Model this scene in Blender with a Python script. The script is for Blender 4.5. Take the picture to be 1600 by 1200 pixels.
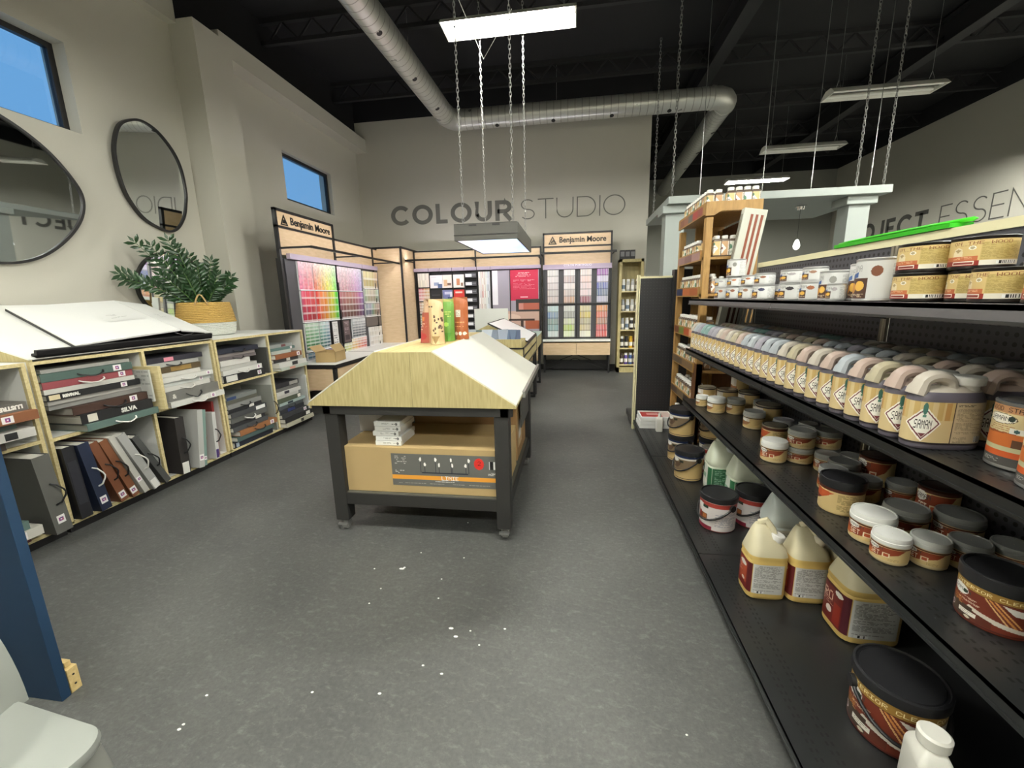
import bpy, bmesh, math, random
import numpy as np
from mathutils import Vector, Matrix, Euler
S = bpy.context.scene
for _o in list(bpy.data.objects): bpy.data.objects.remove(_o)
C = S.collection
PI = math.pi
random.seed(7)

# ------------------------------------------------------------------ camera, world, exposure
CAM_Z = 1.42
_cam = bpy.data.cameras.new('camera'); cam = bpy.data.objects.new('camera', _cam); C.objects.link(cam)
_cam.sensor_width = 36; _cam.lens = 646.693/1600*36; _cam.clip_start = 0.02; _cam.clip_end = 100
def _camrot(y, p, r):
    cy, sy, cp, sp = math.cos(y), math.sin(y), math.cos(p), math.sin(p)
    f = Vector((sy*cp, cy*cp, -sp)); r0 = Vector((cy, -sy, 0)); u0 = r0.cross(f)
    cr, sr = math.cos(r), math.sin(r)
    R = r0*cr+u0*sr; U = u0*cr-r0*sr
    return Matrix((R, U, -f)).transposed()
cam.matrix_world = Matrix.Translation((0, 0, CAM_Z)) @ _camrot(-.148233, .204445, -.0224079).to_4x4()
S.camera = cam
S.view_settings.view_transform = 'Standard'; S.view_settings.look = 'None'
S.view_settings.gamma = 1; S.view_settings.use_curve_mapping = False
S.view_settings.exposure = 1.2
W = bpy.data.worlds.new('sky'); S.world = W; W.use_nodes = True
_bg = W.node_tree.nodes['Background']; _bg.inputs[0].default_value = (0.16, 0.42, 0.80, 1); _bg.inputs[1].default_value = 0.42
S.cycles.use_denoising = True
S.cycles.max_bounces = 8; S.cycles.diffuse_bounces = 4; S.cycles.glossy_bounces = 4
S.cycles.sample_clamp_indirect = 6
LIGHT = 104.0          # emission of the lit fluorescent tubes
STRIP = 12.0           # emission of the led strips under the canopies

# ------------------------------------------------------------------ helpers
def lin(c):
    if isinstance(c, str):
        c = c.lstrip('#'); c = [int(c[i:i+2], 16)/255 for i in (0, 2, 4)]
    return tuple((x/12.92 if x <= .04045 else ((x+.055)/1.055)**2.4) for x in c[:3])
_M = {}
def mat(name, col, rough=.6, metal=0, spec=.5, em=0, alpha=1, noise=0, nscale=8, bump=0, bscale=60, trans=0, coat=0, stretch=None):
    if name in _M: return _M[name]
    m = bpy.data.materials.new(name); m.use_nodes = True; nt = m.node_tree; n = nt.nodes; b = n['Principled BSDF']
    c = lin(col)
    b.inputs['Base Color'].default_value = (*c, 1); b.inputs['Roughness'].default_value = rough
    b.inputs['Metallic'].default_value = metal; b.inputs['Specular IOR Level'].default_value = spec
    b.inputs['Coat Weight'].default_value = coat
    if trans: b.inputs['Transmission Weight'].default_value = trans
    if em: b.inputs['Emission Color'].default_value = (*c, 1); b.inputs['Emission Strength'].default_value = em
    if noise or bump:
        tc = n.new('ShaderNodeTexCoord'); mp = n.new('ShaderNodeMapping'); nt.links.new(tc.outputs['Object'], mp.inputs[0])
        if stretch: mp.inputs['Scale'].default_value = stretch
    if noise:
        t = n.new('ShaderNodeTexNoise'); t.inputs['Scale'].default_value = nscale; t.inputs['Detail'].default_value = 5
        nt.links.new(mp.outputs[0], t.inputs[0])
        r = n.new('ShaderNodeMapRange'); r.inputs[3].default_value = 1-noise; r.inputs[4].default_value = 1+noise
        nt.links.new(t.outputs[0], r.inputs[0])
        x = n.new('ShaderNodeVectorMath'); x.operation = 'SCALE'; x.inputs[0].default_value = c
        nt.links.new(r.outputs[0], x.inputs['Scale']); nt.links.new(x.outputs[0], b.inputs['Base Color'])
    if bump:
        t = n.new('ShaderNodeTexNoise'); t.inputs['Scale'].default_value = bscale; nt.links.new(mp.outputs[0], t.inputs[0])
        u = n.new('ShaderNodeBump'); u.inputs['Strength'].default_value = bump; u.inputs['Distance'].default_value = .01
        nt.links.new(t.outputs[0], u.inputs['Height']); nt.links.new(u.outputs[0], b.inputs['Normal'])
    _M[name] = m; return m
def flat(col, rough=.55, metal=0):
    return mat('paint_%s_%d_%d' % (col.lstrip('#'), int(rough*100), int(metal*10)), col, rough, metal)
def printed(rough=.45):
    nm = 'printed_%d' % int(rough*100)
    if nm in _M: return _M[nm]
    m = bpy.data.materials.new(nm); m.use_nodes = True; nt = m.node_tree; b = nt.nodes['Principled BSDF']
    a = nt.nodes.new('ShaderNodeVertexColor'); a.layer_name = 'ink'; nt.links.new(a.outputs[0], b.inputs['Base Color'])
    b.inputs['Roughness'].default_value = rough; _M[nm] = m; return m

class MB:
    """collects shapes for ONE mesh"""
    def __init__(s): s.v = []; s.f = []; s.m = []; s.col = None
    def add(s, v, f, mi=0, M=None):
        o = len(s.v)
        s.v += [tuple(M @ Vector(p)) if M else tuple(p) for p in v]
        s.f += [tuple(i+o for i in q) for q in f]; s.m += ([mi]*len(f) if isinstance(mi, int) else list(mi)); return s
    def box(s, x0, x1, y0, y1, z0, z1, mi=0, M=None):
        v = [(x0,y0,z0),(x1,y0,z0),(x1,y1,z0),(x0,y1,z0),(x0,y0,z1),(x1,y0,z1),(x1,y1,z1),(x0,y1,z1)]
        return s.add(v, [(0,3,2,1),(4,5,6,7),(0,1,5,4),(1,2,6,5),(2,3,7,6),(3,0,4,7)], mi, M)
    def prism(s, poly, axis, a0, a1, mi=0, M=None):
        """extrude a 2-D polygon along axis ('x','y','z'); poly coords are the other two axes in order"""
        n = len(poly)
        def P(p, a):
            return (a, p[0], p[1]) if axis == 'x' else ((p[0], a, p[1]) if axis == 'y' else (p[0], p[1], a))
        v = [P(p, a0) for p in poly]+[P(p, a1) for p in poly]
        area = sum(poly[i][0]*poly[(i+1)%n][1]-poly[(i+1)%n][0]*poly[i][1] for i in range(n))
        fw = (area > 0) != (axis == 'y')
        f = [tuple(range(n))[::-1], tuple(range(n, 2*n))]+[(i, (i+1)%n, n+(i+1)%n, n+i) for i in range(n)]
        if not fw: f = [q[::-1] for q in f]
        return s.add(v, f, mi, M)
    def lathe(s, prof, n=32, mi=0, M=None, cap=True):
        """prof: list of (r,z[,mi])"""
        v = []; f = []; ms = []
        for p in prof:
            for i in range(n): a = 2*PI*i/n; v.append((p[0]*math.cos(a), p[0]*math.sin(a), p[1]))
        for k in range(len(prof)-1):
            for i in range(n):
                j = (i+1) % n; f.append((k*n+i, k*n+j, (k+1)*n+j, (k+1)*n+i)); ms.append(prof[k][2] if len(prof[k]) > 2 else mi)
        if cap:
            f.append(tuple(range(n))[::-1]); ms.append(prof[0][2] if len(prof[0]) > 2 else mi)
            f.append(tuple((len(prof)-1)*n+i for i in range(n))); ms.append(prof[-1][2] if len(prof[-1]) > 2 else mi)
        return s.add(v, f, ms, M)
    def loft(s, rings, mi=0, M=None, closed=True, caps=True):
        n = len(rings[0]); v = [p for r in rings for p in r]; f = []; ms = []
        for k in range(len(rings)-1):
            m_ = mi if isinstance(mi, int) else mi[k]
            for i in range(n if closed else n-1):
                j = (i+1) % n; f.append((k*n+i, k*n+j, (k+1)*n+j, (k+1)*n+i)); ms.append(m_)
        if caps:
            f.append(tuple(range(n))[::-1]); ms.append(mi if isinstance(mi, int) else mi[0])
            f.append(tuple((len(rings)-1)*n+i for i in range(n))); ms.append(mi if isinstance(mi, int) else mi[-1])
        return s.add(v, f, ms, M)
    def tube(s, pts, r, n=8, mi=0, M=None, closed=False, flatten=1.0):
        pts = [Vector(p) for p in pts]; N = len(pts); rings = []; up = None
        for i, p in enumerate(pts):
            a = pts[(i-1) % N] if (closed or i > 0) else p; b = pts[(i+1) % N] if (closed or i < N-1) else p
            t = (b-a).normalized()
            if up is None:
                up = Vector((0, 0, 1)) if abs(t.z) < .9 else Vector((1, 0, 0))
            x = t.cross(up)
            if x.length < 1e-6: x = t.orthogonal()
            x.normalize(); y = x.cross(t).normalized(); up = y
            rr = r[i] if isinstance(r, (list, tuple)) else r
            rings.append([tuple(p+x*math.cos(2*PI*k/n)*rr*flatten+y*math.sin(2*PI*k/n)*rr) for k in range(n)])
        if closed: rings.append(rings[0])
        # orientation: make outward
        return s.loft([r_[::-1] for r_ in rings], mi, M, caps=not closed)
    def bar(s, a, b, w, mi=0, h=None):
        """square bar from a to b"""
        a, b = Vector(a), Vector(b); t = (b-a); L = t.length; t.normalize(); h = h or w
        up = Vector((0, 0, 1)) if abs(t.z) < .9 else Vector((0, 1, 0))
        x = t.cross(up).normalized(); y = x.cross(t).normalized()
        M = Matrix((x, t, y)).transposed().to_4x4(); M.translation = a
        return s.box(-w/2, w/2, 0, L, -h/2, h/2, mi, M)
    def grid(s, fn, art, mi=0, M=None):
        """fn(u,v)->point, u 0..1 left to right, v 0..1 top to bottom, seen from outside; art: HxWx3 linear"""
        h, w = art.shape[:2]
        o = len(s.v); v = [fn(i/w, j/h) for j in range(h+1) for i in range(w+1)]
        if s.col is None: s.col = {}
        k0 = len(s.f)
        f = []
        for j in range(h):
            i = 0
            for i in range(w):
                a = j*(w+1)+i; f.append((a, a+w+1, a+w+2, a+1)); s.col[k0+len(f)-1] = tuple(art[j, i])
        return s.add(v, f, mi, M)
    def plane_art(s, o, r, d, art, mi=0):
        """o top-left, r vector to the right edge, d vector down"""
        o, r, d = Vector(o), Vector(r), Vector(d)
        h, w = art.shape[:2]; s.col = s.col or {}
        n = (d.cross(r)).normalized()
        for j in range(h):                      # merge equal neighbours in a row
            i = 0
            while i < w:
                k = i+1
                while k < w and np.array_equal(art[j, k], art[j, i]): k += 1
                q = [o+r*(i/w)+d*(j/h), o+r*(i/w)+d*((j+1)/h), o+r*(k/w)+d*((j+1)/h), o+r*(k/w)+d*(j/h)]
                s.col[len(s.f)] = tuple(art[j, i]); s.add(q, [(0, 1, 2, 3)], mi); i = k
        return s
    def mesh(s, name, mats, smooth=False, ang=35):
        me = bpy.data.meshes.new(name); me.from_pydata(s.v, [], s.f)
        for m in (mats if isinstance(mats, (list, tuple)) else [mats]): me.materials.append(m)
        me.polygons.foreach_set('material_index', s.m)
        if s.col is not None:
            a = me.color_attributes.new('ink', 'FLOAT_COLOR', 'CORNER'); buf = np.ones((len(me.loops), 4), 'f'); buf[:, :3] = .5
            for p in me.polygons:
                c = s.col.get(p.index)
                if c is not None: buf[p.loop_start:p.loop_start+p.loop_total, :3] = c
            a.data.foreach_set('color', buf.ravel())
        if smooth:
            me.shade_smooth(); me.set_sharp_from_angle(angle=math.radians(ang))
        me.update(); return me
    def build(s, name, mats, parent=None, smooth=False, bevel=0, seg=2, loc=None, rot=None):
        return link(name, s.mesh(name, mats, smooth), parent, bevel, seg, loc, rot)
def link(name, me, parent=None, bevel=0, seg=2, loc=None, rot=None):
    o = bpy.data.objects.new(name, me); C.objects.link(o)
    if parent: o.parent = parent
    if loc is not None: o.location = loc
    if rot is not None: o.rotation_euler = rot
    if bevel:
        b = o.modifiers.new('bevel', 'BEVEL'); b.width = bevel; b.segments = seg; b.limit_method = 'ANGLE'; b.angle_limit = math.radians(50)
    return o
def tag(o, label, cat, group=None, kind=None):
    o['label'] = label; o['category'] = cat
    if group: o['group'] = group
    if kind: o['kind'] = kind
    return o
def thing(name, label, cat, loc=(0,0,0), rz=0, group=None, rot=None):
    o = bpy.data.objects.new(name, None); C.objects.link(o); o.location = loc
    o.rotation_euler = rot if rot else (0, 0, rz); o.empty_display_size = .05
    return tag(o, label, cat, group)
def struct(o): o['kind'] = 'structure'; return o
def dup(root, loc, rz=None, label=None, group=None, scale=None, rot=None):
    r = root.copy(); C.objects.link(r); r.location = loc
    if rz is not None: r.rotation_euler = (0, 0, rz)
    if rot is not None: r.rotation_euler = rot
    if scale: r.scale = scale
    if label: r['label'] = label
    if group: r['group'] = group
    for ch in list(root.children):
        c = ch.copy(); C.objects.link(c); c.parent = r
        for g in list(ch.children):
            d = g.copy(); C.objects.link(d); d.parent = c
    return r
ORD = ['first','second','third','fourth','fifth','sixth','seventh','eighth','ninth','tenth','eleventh','twelfth','thirteenth','fourteenth',
 'fifteenth','sixteenth','seventeenth','eighteenth','nineteenth','twentieth','twenty-first','twenty-second','twenty-third','twenty-fourth',
 'twenty-fifth','twenty-sixth','twenty-seventh','twenty-eighth','twenty-ninth','thirtieth']

# ---- tiny rasteriser for printed matter
F57 = {'A':'01110100011000111111100011000110001','B':'11110100011000111110100011000111110','C':'01110100011000010000100001000101110','D':'11110100011000110001100011000111110',
'E':'11111100001000011110100001000011111','F':'11111100001000011110100001000010000','G':'01110100011000010111100011000101110','H':'10001100011000111111100011000110001',
'I':'11111001000010000100001000010011111','J':'00111000100001000010000101001001100','K':'10001100101010011000101001001010001','L':'10000100001000010000100001000011111',
'M':'10001110111010110101100011000110001','N':'10001110011010110011100011000110001','O':'01110100011000110001100011000101110','P':'11110100011000111110100001000010000',
'R':'11110100011000111110101001001010001','S':'01111100001000001110000010000111110','T':'11111001000010000100001000010000100','U':'10001100011000110001100011000101110',
'V':'10001100011000110001100010101000100','W':'10001100011000110101101011101110001','Y':'10001100010101000100001000010000100','X':'10001100010101000100010101000110001',
'Z':'11111000010001000100010001000011111','2':'01110100010000100010001000100011111','0':'01110100011001110101110011000101110','1':'00100011000010000100001000010001110',
'-':'00000000000000011111000000000000000','&':'01100100101010001000101011001001101',' ':'0'*35,'!':'00100001000010000100001000000000100','.':'0'*32+'100'}
class Art:
    def __init__(s, w, h, bg): s.w = w; s.h = h; s.a = np.zeros((h, w, 3)); s.a[:] = lin(bg)
    def rect(s, x0, y0, x1, y1, c):
        s.a[max(0, round(y0*s.h)):max(0, round(y1*s.h)), max(0, round(x0*s.w)):max(0, round(x1*s.w))] = lin(c); return s
    def ell(s, cx, cy, rx, ry, c):
        Y, X = np.mgrid[0:s.h, 0:s.w]; X = (X+.5)/s.w; Y = (Y+.5)/s.h
        s.a[((X-cx)/rx)**2+((Y-cy)/ry)**2 < 1] = lin(c); return s
    def poly(s, pts, c):
        Y, X = np.mgrid[0:s.h, 0:s.w]; X = (X+.5)/s.w; Y = (Y+.5)/s.h; ins = np.zeros(X.shape, bool); n = len(pts)
        for i in range(n):
            (x1, y1), (x2, y2) = pts[i], pts[(i+1) % n]
            if y1 == y2: continue
            cnd = ((y1 > Y) != (y2 > Y)) & (X < (x2-x1)*(Y-y1)/(y2-y1)+x1); ins ^= cnd
        s.a[ins] = lin(c); return s
    def grad(s, x0, y0, x1, y1, fn):
        for j in range(round(y0*s.h), round(y1*s.h)):
            for i in range(round(x0*s.w), round(x1*s.w)):
                s.a[j, i] = fn((i/s.w-x0)/(x1-x0), (j/s.h-y0)/(y1-y0))
        return s
    def micro(s, x0, y0, x1, y1, c, step=2, seed=1, fill=.8):
        rnd = random.Random(seed); j0, j1 = round(y0*s.h), round(y1*s.h)
        for j in range(j0, j1, step):
            if rnd.random() < .1: continue
            i = round(x0*s.w); e = round((x0+(x1-x0)*rnd.uniform(.75, 1))*s.w)
            while i < e:
                k = i+rnd.randint(2, 6)
                if rnd.random() < fill: s.a[j, i:min(k, e)] = lin(c)
                i = k+1
        return s
    def text(s, t, x, y, px, c, py=None):
        """x,y top-left in fractions, px cells per font dot"""
        py = py or px; i0, j0 = round(x*s.w), round(y*s.h)
        for n, ch in enumerate(t):
            g = F57.get(ch.upper(), F57[' '])
            for k, b in enumerate(g):
                if b == '1':
                    r, q = divmod(k, 5); s.a[max(0, j0+r*py):j0+r*py+py, max(0, i0+(n*6+q)*px):i0+(n*6+q)*px+px] = lin(c)
        return s
    def barcode(s, x0, y0, x1, y1, seed=1):
        s.rect(x0, y0, x1, y1, '#e8e8e4'); rnd = random.Random(seed)
        for i in range(round(x0*s.w)+1, round(x1*s.w)-1):
            if rnd.random() < .5: s.a[round(y0*s.h):round(y1*s.h), i] = lin('#181818')
        return s
def sell(a, b, n, N, cx=0, cy=0, z=0):
    """superellipse ring, arc-length spaced, ccw from angle 0; starts at +x"""
    K = N*8; P = []
    for i in range(K):
        t = 2*PI*i/K; ct, st = math.cos(t), math.sin(t)
        P.append((a*math.copysign(abs(ct)**(2/n), ct)+cx, b*math.copysign(abs(st)**(2/n), st)+cy))
    P.append(P[0]); L = [0]
    for i in range(K): L.append(L[-1]+math.dist(P[i], P[i+1]))
    out = []; k = 0
    for i in range(N):
        t = L[-1]*i/N
        while L[k+1] < t: k += 1
        u = (t-L[k])/max(1e-9, L[k+1]-L[k]); out.append((P[k][0]+(P[k+1][0]-P[k][0])*u, P[k][1]+(P[k+1][1]-P[k][1])*u, z))
    return out
def wrap_art(mb, a, b, n, z0, z1, f0, f1, art, eps=.0008, mi=0):
    """label wrapped on a superellipse body; f = fraction of perimeter, 0.5 = the -x side, rising towards -y"""
    R = sell(a+eps, b+eps, n, 240)
    def fn(u, v):
        t = ((f0+(f1-f0)*u) % 1)*240; i = int(t) % 240; j = (i+1) % 240; w = t-int(t)
        return (R[i][0]*(1-w)+R[j][0]*w, R[i][1]*(1-w)+R[j][1]*w, z1+(z0-z1)*v)
    return mb.grid(fn, art, mi)
_TX = {}
def text_mesh(t, size, mt, bold=0, extrude=0, name='lettering', width=None):
    """built-in font, lies in XY, origin bottom-left; optional width fits the line"""
    cu = bpy.data.curves.new('t', 'FONT'); cu.body = t; cu.size = size; cu.offset = bold; cu.extrude = extrude; cu.resolution_u = 3
    o = bpy.data.objects.new('t', cu); C.objects.link(o); dg = bpy.context.evaluated_depsgraph_get()
    me = bpy.data.meshes.new_from_object(o.evaluated_get(dg)); me.name = name
    bpy.data.objects.remove(o); bpy.data.curves.remove(cu)
    if width:
        xs = [v.co.x for v in me.vertices]; k = width/(max(xs)-min(xs)); x0 = min(xs)
        for v in me.vertices: v.co.x = (v.co.x-x0)*k
    me.materials.clear(); me.materials.append(mt)
    return me
def text_obj(t, size, mt, parent, loc, rot, bold=0, extrude=0.0004, name='lettering', width=None):
    return link(name, text_mesh(t, size, mt, bold, extrude, name, width), parent, loc=loc, rot=rot)
RX = PI/2      # text facing -y (readable by the camera looking +y)
ROT_NY = (PI/2, 0, 0)
ROT_PX = (PI/2, 0, PI/2)       # faces +x
ROT_NX = (PI/2, 0, -PI/2)      # faces -x

# ------------------------------------------------------------------ materials
def m_floor():
    m = mat('floor_rubber', '#4a4a48', .5); nt = m.node_tree; n = nt.nodes; b = n['Principled BSDF']; l = nt.links
    tc = n.new('ShaderNodeTexCoord')
    def noise(sc, det, rough=.6, st=None, dist=0):
        t = n.new('ShaderNodeTexNoise'); t.inputs['Scale'].default_value = sc; t.inputs['Detail'].default_value = det
        t.inputs['Roughness'].default_value = rough; t.inputs['Distortion'].default_value = dist
        mp = n.new('ShaderNodeMapping'); l.new(tc.outputs['Object'], mp.inputs[0])
        if st: mp.inputs['Scale'].default_value = st; mp.inputs['Rotation'].default_value = (0, 0, .6)
        l.new(mp.outputs[0], t.inputs[0]); return t
    a = noise(1.3, 4); c = noise(20, 9, .75, (1, 1.9, 1), .35); d = noise(60, 5, .7)
    r1 = n.new('ShaderNodeValToRGB'); r1.color_ramp.elements[0].position = .3; r1.color_ramp.elements[1].position = .72
    r1.color_ramp.elements[0].color = (*lin('#434443'), 1); r1.color_ramp.elements[1].color = (*lin('#585956'), 1); l.new(a.outputs[0], r1.inputs[0])
    r2 = n.new('ShaderNodeValToRGB'); r2.color_ramp.elements[0].position = .52; r2.color_ramp.elements[1].position = .74
    r2.color_ramp.elements[0].color = (0, 0, 0, 1); r2.color_ramp.elements[1].color = (.36, .36, .36, 1); l.new(c.outputs[0], r2.inputs[0])
    mx = n.new('ShaderNodeMix'); mx.data_type = 'RGBA'; l.new(r2.outputs[0], mx.inputs[0]); l.new(r1.outputs[0], mx.inputs[6]); mx.inputs[7].default_value = (*lin('#8b8c88'), 1)
    r3 = n.new('ShaderNodeMapRange'); r3.inputs[1].default_value = .3; r3.inputs[2].default_value = .7; r3.inputs[3].default_value = .78; r3.inputs[4].default_value = 1.22; l.new(d.outputs[0], r3.inputs[0])
    vm = n.new('ShaderNodeVectorMath'); vm.operation = 'SCALE'; l.new(mx.outputs[2], vm.inputs[0]); l.new(r3.outputs[0], vm.inputs['Scale']); l.new(vm.outputs[0], b.inputs['Base Color'])
    bp = n.new('ShaderNodeBump'); bp.inputs['Strength'].default_value = .35; bp.inputs['Distance'].default_value = .004; l.new(d.outputs[0], bp.inputs['Height']); l.new(bp.outputs[0], b.inputs['Normal'])
    return m
def m_wood(name, base, dark, st=(1, 1, 1), sc=6, rough=.5):
    if name in _M: return _M[name]
    m = mat(name, base, rough); nt = m.node_tree; n = nt.nodes; b = n['Principled BSDF']; l = nt.links
    tc = n.new('ShaderNodeTexCoord'); mp = n.new('ShaderNodeMapping'); mp.inputs['Scale'].default_value = st; l.new(tc.outputs['Object'], mp.inputs[0])
    t = n.new('ShaderNodeTexNoise'); t.inputs['Scale'].default_value = sc; t.inputs['Detail'].default_value = 6; t.inputs['Distortion'].default_value = .4; l.new(mp.outputs[0], t.inputs[0])
    r = n.new('ShaderNodeValToRGB'); r.color_ramp.elements[0].position = .33; r.color_ramp.elements[1].position = .66
    r.color_ramp.elements[0].color = (*lin(dark), 1); r.color_ramp.elements[1].color = (*lin(base), 1); l.new(t.outputs[0], r.inputs[0]); l.new(r.outputs[0], b.inputs['Base Color'])
    return m
def m_peg(name, col, pitch=.03, rad=.25, axes=(1, 2), hole='#050505'):
    """perforated sheet: holes as dark dots on a grid over two object axes"""
    m = mat(name, col, .45); nt = m.node_tree; n = nt.nodes; b = n['Principled BSDF']; l = nt.links
    tc = n.new('ShaderNodeTexCoord'); sp = n.new('ShaderNodeSeparateXYZ'); l.new(tc.outputs['Object'], sp.inputs[0])
    sq = []
    for a in axes:
        d = n.new('ShaderNodeMath'); d.operation = 'DIVIDE'; l.new(sp.outputs[a], d.inputs[0]); d.inputs[1].default_value = pitch
        f = n.new('ShaderNodeMath'); f.operation = 'FRACT'; l.new(d.outputs[0], f.inputs[0])
        s_ = n.new('ShaderNodeMath'); s_.operation = 'SUBTRACT'; l.new(f.outputs[0], s_.inputs[0]); s_.inputs[1].default_value = .5
        p = n.new('ShaderNodeMath'); p.operation = 'POWER'; l.new(s_.outputs[0], p.inputs[0]); p.inputs[1].default_value = 2; sq.append(p)
    ad = n.new('ShaderNodeMath'); l.new(sq[0].outputs[0], ad.inputs[0]); l.new(sq[1].outputs[0], ad.inputs[1])
    lt = n.new('ShaderNodeMath'); lt.operation = 'LESS_THAN'; l.new(ad.outputs[0], lt.inputs[0]); lt.inputs[1].default_value = rad*rad
    mx = n.new('ShaderNodeMix'); mx.data_type = 'RGBA'; l.new(lt.outputs[0], mx.inputs[0]); mx.inputs[6].default_value = (*lin(col), 1); mx.inputs[7].default_value = (*lin(hole), 1)
    l.new(mx.outputs[2], b.inputs['Base Color']); return m
WALL = mat('wall_greige', '#bdbaae', .85, noise=.02, nscale=3, bump=.05, bscale=120)
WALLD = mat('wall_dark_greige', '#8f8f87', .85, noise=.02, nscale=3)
BLACKC = mat('ceiling_black', '#131316', .85, noise=.15, nscale=2)
JOIST = mat('joist_black', '#1c1c1f', .7)
BLK = mat('black_metal', '#1b1a1b', .45)
BLKW = mat('black_painted_wood', '#262523', .6, noise=.1, nscale=5)
OAKL = m_wood('light_oak_laminate', '#b9ac7c', '#a69867', (14, 14, 1.2), 6)
OAKP = m_wood('light_oak_plain', '#d8c99b', '#c4b37f', (2, 14, 14), 5)
BIRCH = m_wood('birch_panel', '#dabf9c', '#d0b48e', (2, 2, 9), 4)
OAKO = m_wood('orange_oak', '#a9834a', '#93703e', (8, 8, 1.5), 6)
WHITE = mat('white_laminate', '#e6e6e0', .4)
SHELFM = mat('gondola_shelf_metal', '#222323', .3, noise=.12, nscale=14)
GRAYM = mat('gondola_shelf_face', '#5d5b5d', .45)
CREAM = mat('cream_metal', '#ddd6ae', .5)
PEG = m_peg('pegboard_slate', '#45464c')
PEGK = m_peg('pegboard_black', '#1c1c1f', axes=(0, 2), hole='#3a3a3c', rad=.11)
GALV = mat('galvanised_steel', '#c9c9c4', .35, metal=.6, noise=.12, nscale=7)
CHAINM = mat('zinc_chain', '#a9a9a6', .35, metal=.8)
PLAST = mat('white_plastic', '#e9e8e2', .4)
PRT = printed()
TUBE = mat('fluorescent_tube', '#fffff6', .5, em=LIGHT)
FILL_TUBE = mat('wall_fill_tube', '#fffff6', .5, em=LIGHT*3.4)  # stronger tubes for the unseen fill lights added by the right wall
LED = mat('led_strip', '#fbf6ff', .5, em=STRIP)
KRAFT = mat('kraft_cardboard', '#ad9466', .8, noise=.06, nscale=6)
# ------------------------------------------------------------------ the room
ZT = 4.78; ZC = 5.15
def wallbox(name, x0, x1, y0, y1, hole=None, axis='x', top=ZT, m=None, cut=None):
    """a wall with an optional window opening (a0,a1,z0,z1) along its length; black painted above top"""
    b = MB()
    if hole:
        a0, a1, h0, h1 = hole
        if axis == 'x':
            b.box(x0, x1, y0, a0, 0, top); b.box(x0, x1, a1, y1, 0, top); b.box(x0, x1, a0, a1, 0, h0); b.box(x0, x1, a0, a1, h1, top)
        else:
            b.box(x0, a0, y0, y1, 0, top); b.box(a1, x1, y0, y1, 0, top); b.box(a0, a1, y0, y1, 0, h0); b.box(a0, a1, y0, y1, h1, top)
    else: b.box(x0, x1, y0, y1, 0, top)
    if top < ZC: b.box(x0, x1, y0, y1, top, ZC, 1)
    return struct(b.build(name, [m or WALL, BLACKC]))
struct(MB().box(-4.6, 7.6, -4.2, 14, -.1, 0).build('floor', m_floor()))
struct(MB().box(-4.6, 7.6, -4.2, 14, ZC, ZC+.1).build('ceiling', BLACKC))
wallbox('wall_left', -4.55, -4.3, -4.2, 4.53, (2.05, 3.45, 2.92, 3.63), top=4.6)
wallbox('wall_left_far', -4.45, -4.22, 5.03, 8.3, (6.05, 7.31, 2.93, 3.61), top=4.47)
struct(MB().box(-4.55, -4.0, 4.53, 5.03, 0, 4.24).build('trim_1', WALL))                        # pilaster
b = MB(); b.box(-4.55, -4.0, 4.53, 4.87, 4.24, 4.40); b.box(-4.55, -4.0, 4.87, 8.3, 4.24, 4.47); b.box(-4.55, -4.2, 4.53, 4.87, 4.40, ZC, 1); b.box(-4.55, -4.2, 4.87, 8.3, 4.47, ZC, 1); struct(b.build('trim_2', [WALL, BLACKC]))
b = MB(); b.box(-4.3, -4.2, -4, 4.53, 4.36, ZC); struct(b.build('trim_3', WALL))                # header over the near wall
wallbox('wall_back', -4.5, 1.34, 8.3, 8.6)
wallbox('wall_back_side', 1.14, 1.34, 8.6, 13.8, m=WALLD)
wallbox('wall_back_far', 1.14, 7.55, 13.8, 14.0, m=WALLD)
wallbox('wall_right', 7.33, 7.55, -4.2, 13.8, m=WALL)
wallbox('wall_rear', -4.6, 7.6, -4.2, -4.0)
b = MB()
for x in (-4.3,): b.box(-4.3, -4.285, -4, 1.9, 0, .1)
struct(b.build('baseboard_left', BLKW))
struct(MB().box(-3.1, 1.34, 8.285, 8.3, 0, .1).build('baseboard_back', BLKW))
# steel joists and deck ribs under the black roof
b = MB()
for k, y in enumerate((-2.6, -.9, .8, 2.5, 4.2, 5.9, 7.6, 9.3, 11, 12.7)):
    b.box(-4.2, 7.33, y-.03, y+.03, 5.09, 5.15); b.box(-4.2, 7.33, y-.03, y+.03, 4.84, 4.89)
    x = -4.1
    while x < 7: b.bar((x, y, 4.88), (x+.22, y, 5.1), .022); b.bar((x+.22, y, 5.1), (x+.44, y, 4.88), .022); x += .44
struct(b.build('trim_4', JOIST))
b = MB()
for x in (2.1, 5.2): b.box(x-.09, x+.09, -4, 13.8, 4.78, 4.8); b.box(x-.09, x+.09, -4, 13.8, 5.1, 5.12); b.box(x-.012, x+.012, -4, 13.8, 4.8, 5.1)
struct(b.build('trim_5', JOIST))
# windows
GLASS = mat('window_glass', '#ffffff', .03, trans=1, spec=.4)
def window(n, x, y0, y1, z0, z1):
    b = MB(); t = .045
    b.box(x-.05, x, y0, y1, z0, z0+t); b.box(x-.05, x, y0, y1, z1-t, z1); b.box(x-.05, x, y0, y0+t, z0+t, z1-t); b.box(x-.05, x, y1-t, y1, z0+t, z1-t)
    f = struct(b.build('window_%d' % n, BLK)); MB().box(x-.03, x-.022, y0+t, y1-t, z0+t, z1-t).build('pane', GLASS, f)
window(1, -4.42, 2.05, 3.45, 2.92, 3.63)
window(2, -4.29, 6.05, 7.31, 2.93, 3.61)

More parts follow.
